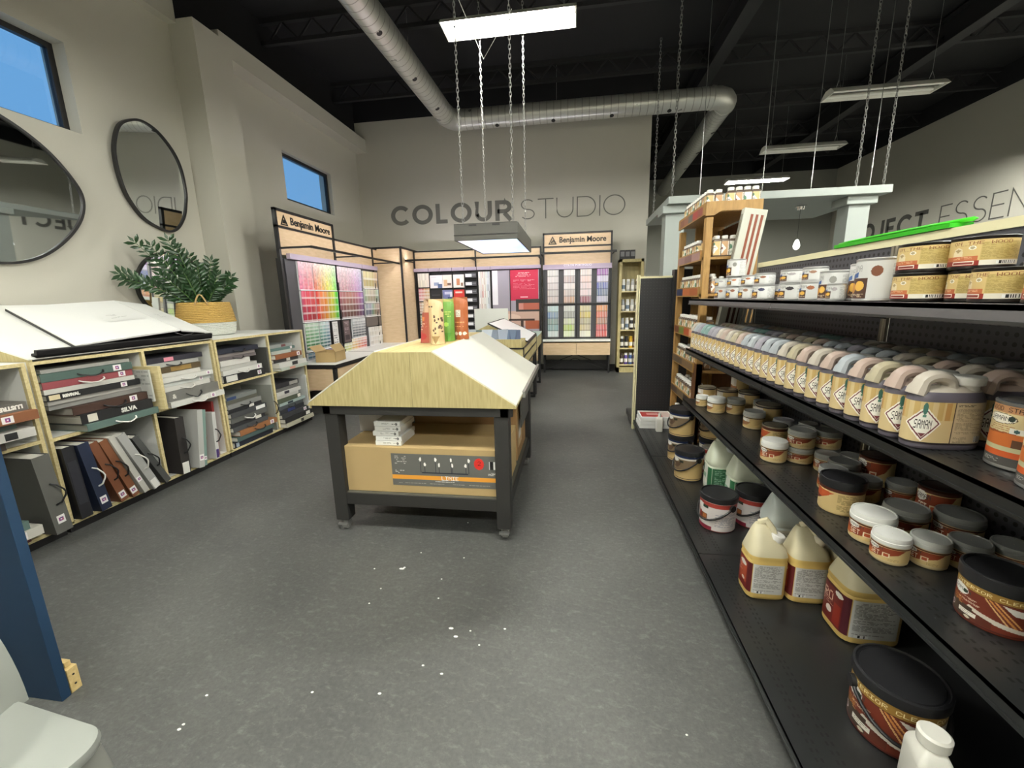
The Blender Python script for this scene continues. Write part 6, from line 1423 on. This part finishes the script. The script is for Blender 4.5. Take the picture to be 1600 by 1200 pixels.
# ------------------------------------------------------------------ orange oak rack with small bottles
rx0, rx1, ry0, ry1, rzt = 1.0, 1.39, 3.52, 4.34, 2.10
t = thing('bottle_rack', 'tall orange oak rack of small white-capped bottles beyond the shelving', 'rack', (0, 0, 0))
for x, y in ((rx0, ry0), (rx0, ry1-.05), (rx1-.05, ry0), (rx1-.05, ry1-.05)): MB().box(x, x+.05, y, y+.06, .106, rzt-.11).build('post', OAKO, t, bevel=.002)
MB().box(rx0+.14, rx1, ry1-.02, ry1, .106, rzt).build('far_panel', OAKO, t)
MB().box(rx1-.02, rx1, ry0+.06, ry1, .106, rzt-.1).build('back_panel', m_wood('oak_dark', '#6b4526', '#543418', (8, 8, 1.5), 6), t)
levels = [.20, .50, .80, 1.08, 1.42, 1.70, 2.045]
for z in levels[:-1]: MB().box(rx0, rx1-.02, ry0+.01, ry1-.01, z-.02, z).build('shelf', OAKO, t)
MB().box(rx0, rx1, ry0, ry1, levels[-1]-.02, levels[-1]).build('top_board', OAKO, t)
MB().box(rx0-.01, rx0+.01, ry0-.01, ry1, levels[-1]-.03, rzt).build('top_fascia', OAKO, t)
b = MB(); P = [(rx0-.01, rzt), (rx0-.01, rzt-.1)]+[(rx0+.05, rzt-.1), (rx0+.075, rzt-.085), (rx0+.1, rzt-.07), (rx1-.1, rzt-.07), (rx1-.07, rzt-.09), (rx1-.05, rzt-.12), (rx1, rzt-.12), (rx1, rzt)]
b.prism(P[::-1], 'y', ry0-.012, ry0+.01); b.build('arched_fascia', OAKO, t)
MB().box(rx0-.002, rx0+.05, ry0, ry0+.10, .106, .86).build('lower_post', m_wood('oak_dark', '#6b4526', '#543418', (8, 8, 1.5), 6), t)
strips = [['#5a4632', '#6e5a40'], ['#4a3a30', '#6a5a45', '#3e3229'], ['#5a4a3a', '#7a6044'], ['#6a3a24', '#6f7f3a', '#b5532c', '#d9a07a'], ['#2c3350', '#b5653a', '#a05a30'], ['#8c6a66', '#7a5a58', '#9c7a76'], ['#7a4a38', '#8a5a48', '#5a5a58', '#a03a3a', '#8c4a44']]
for k, z in enumerate(levels):
    cs = strips[k]; a = Art(len(cs)*4, 2, '#888888')
    for i, c in enumerate(cs): a.rect(i/len(cs), 0, (i+1)/len(cs), 1, c)
    zz = z+.012 if k < 6 else z
    b = MB(); b.box(rx0-.012, rx0, ry0+(.06 if k < 6 else 0), ry1-.05*(k < 6), zz-.035, zz+.045, 0); b.plane_art((rx0-.0125, ry1-.06, zz+.035), (0, ry0-ry1+.13, 0), (0, 0, -.06), a.a, 1); b.build('sample_rail', [OAKO, PRT], t)
ba = Art(40, 24, '#cdb27c'); ba.poly([(.3, .5), (.5, .15), (.7, .5), (.5, .9)], '#eee9dc').ell(.5, .18, .05, .1, '#3f6f52').micro(.4, .42, .62, .58, '#4a3a30', 2).rect(.78, 0, 1, 1, '#d8d0bc').micro(.8, .1, .98, .9, '#8a8070', 2)
ba2 = Art(40, 24, '#b9926a'); ba2.poly([(.3, .5), (.5, .15), (.7, .5), (.5, .9)], '#eee9dc').rect(.78, 0, 1, 1, '#ddd5c8').micro(.8, .1, .98, .9, '#8a8070', 2).ell(.5, .5, .06, .1, '#7a3a30')
ba3 = Art(40, 24, '#dfe0d2'); ba3.ell(.45, .4, .15, .2, '#4f7f62').micro(.3, .7, .7, .85, '#5a6a5a', 2).rect(.78, 0, 1, 1, '#ddd5c8')
BD = MB().loft([[(p[0]*k1, p[1]*k1, zz) for p in rrect(.026, .024, .006, 3)] for k1, zz in ((.92, 0), (1, .004), (1, .098), (.8, .108), (.5, .112))]).mesh('bottle_body', flat('#5a4a3c', .35), True)
CP = MB().lathe([(.016, .11), (.019, .111), (.019, .128), (.016, .131)], 14).mesh('cap', flat('#e2e0da', .4), True)
LB = [wrap_art(MB(), .0262, .0242, 6, .008, .094, .3, .98, q.a).mesh('label', PRT, True) for q in (ba, ba2, ba3)]
bn = {0: 0}
def sbottle(x, y, z, k, label, s=1.0):
    t = thing('stain_bottle', label, 'bottle', (x, y, z), rz=random.uniform(-.06, .06), group='small bottles on the oak rack'); t.scale = (s, s, s)
    link('bottle_body', BD, t); link('cap', CP, t); link('label', LB[k % 3], t)
lv = ['bottom', 'second', 'third', 'fourth', 'fifth', 'sixth', 'top']
for L, z in enumerate(levels):
    zz = z+.001; ny = 11; s = 1.2 if L == 6 else 1.18
    for row_, xx in enumerate((rx0+.04, rx0+.105)):
        for k in range(ny):
            if L < 6 and row_ == 1 and k % 2: continue
            y = ry0+.10+k*.066
            if y > ry1-.07: continue
            if L == 5 and k in (1, 2): continue
            sbottle(xx, y, zz, (k*7+L*3+row_) % 3, 'white-capped bottle on %s level of oak rack, %s row, %s from near end' % (lv[L], ['front', 'second'][row_], ORD[k]), s)
for k in range(4): sbottle(rx0+.175+k*.058, ry0+.05, levels[6]+.001, k, 'white-capped bottle on the near edge of the rack top, %s after the corner pair' % ORD[k], 1.2)
for k in range(3): sbottle(rx0+.10+k*.058, ry0+.05, levels[5]+.001, k, 'bottle seen through the open near end of the rack, upper level, %s from the left' % ORD[k], 1.2)
for k in range(4): sbottle(rx0+.10+k*.056, ry0+.05, levels[4]+.001, k+1, 'bottle seen through the open near end of the rack, middle level, %s from the left' % ORD[k], 1.0)
# striped sample board leaning in front of the rack
t = thing('stripe_sample_board', 'tall white box board with brown stain stripes leaning in front of the oak rack', 'sample board', (1.13, 3.445, 1.012), rot=(0, math.radians(8.5), 0))
MB().box(-.05, .11, -.03, .03, 0, 1.02).build('board_box', mat('sample_white', '#b9baae', .5), t, bevel=.003)
b = MB()
for x in (.0, .035, .07): b.box(x, x+.018, -.0315, -.03, .03, .98)
b.build('stain_stripe', [mat('stain_brown', '#7a3a22', .5)], t)
b = MB()
for x in (.0, .035, .07): b.box(x, x+.018, -.032, -.03, .03, .5 if x else .42)
b.build('dark_stain_stripe', [mat('stain_dark', '#4f3228', .5)], t)
b = MB()
for y in (-.02, -.004, .012): b.box(-.0512, -.05, y, y+.006, .03, .98)
b.build('side_slot', [flat('#6f6a5e')], t)
for k in range(4):
    o = MB().box(-.008, .008, -.01, .01, 0, .34).build('sample_stick', flat('#7d7b74')); o.location = (1.22+.035*k, 3.41, 1.012); o.rotation_euler = (0, math.radians(8), 0); tag(o, 'thin grey sample stick behind the jugs, %s right of the striped board' % ORD[k], 'stick', 'sample sticks')
# white crumbs on the floor
CR = flat('#e6e6e2', .8); rnd = random.Random(11)
for x, y, s in [(-0.905, 1.878, 1), (-0.895, 1.89, 0.5), (-1.054, 1.861, 0.3), (-0.852, 2.028, 0.3), (-0.664, 2.374, 0.35), (-0.948, 1.716, 0.3), (-0.957, 1.611, 0.3), (-0.664, 1.821, 0.3), (-0.636, 1.683, 0.3), (-0.521, 1.509, 0.8), (-0.488, 1.467, 0.7), (-0.433, 1.505, 0.3), (-0.285, 1.534, 0.4), (-0.378, 1.436, 0.3), (-0.578, 1.312, 0.4), (-0.493, 1.285, 0.45), (-0.696, 1.177, 0.5), (-0.949, 1.151, 0.4), (-0.594, 2.009, 0.3), (-0.793, 2.786, 0.25), (0.381, 1.165, 0.3), (-1.335, 1.09, 0.4), (-1.323, 0.984, 0.4), (-1.322, 0.967, 0.5)]:
    o = MB().lathe([(.004*s+.002, 0), (.006*s+.002, .001), (.002, .003)], 6).build('paper_crumb', CR); o.location = (x, y, .0005); o.scale = (1+s, 1, 1)
    tag(o, 'tiny white crumb on the dark floor', 'crumb', 'white crumbs on the floor')
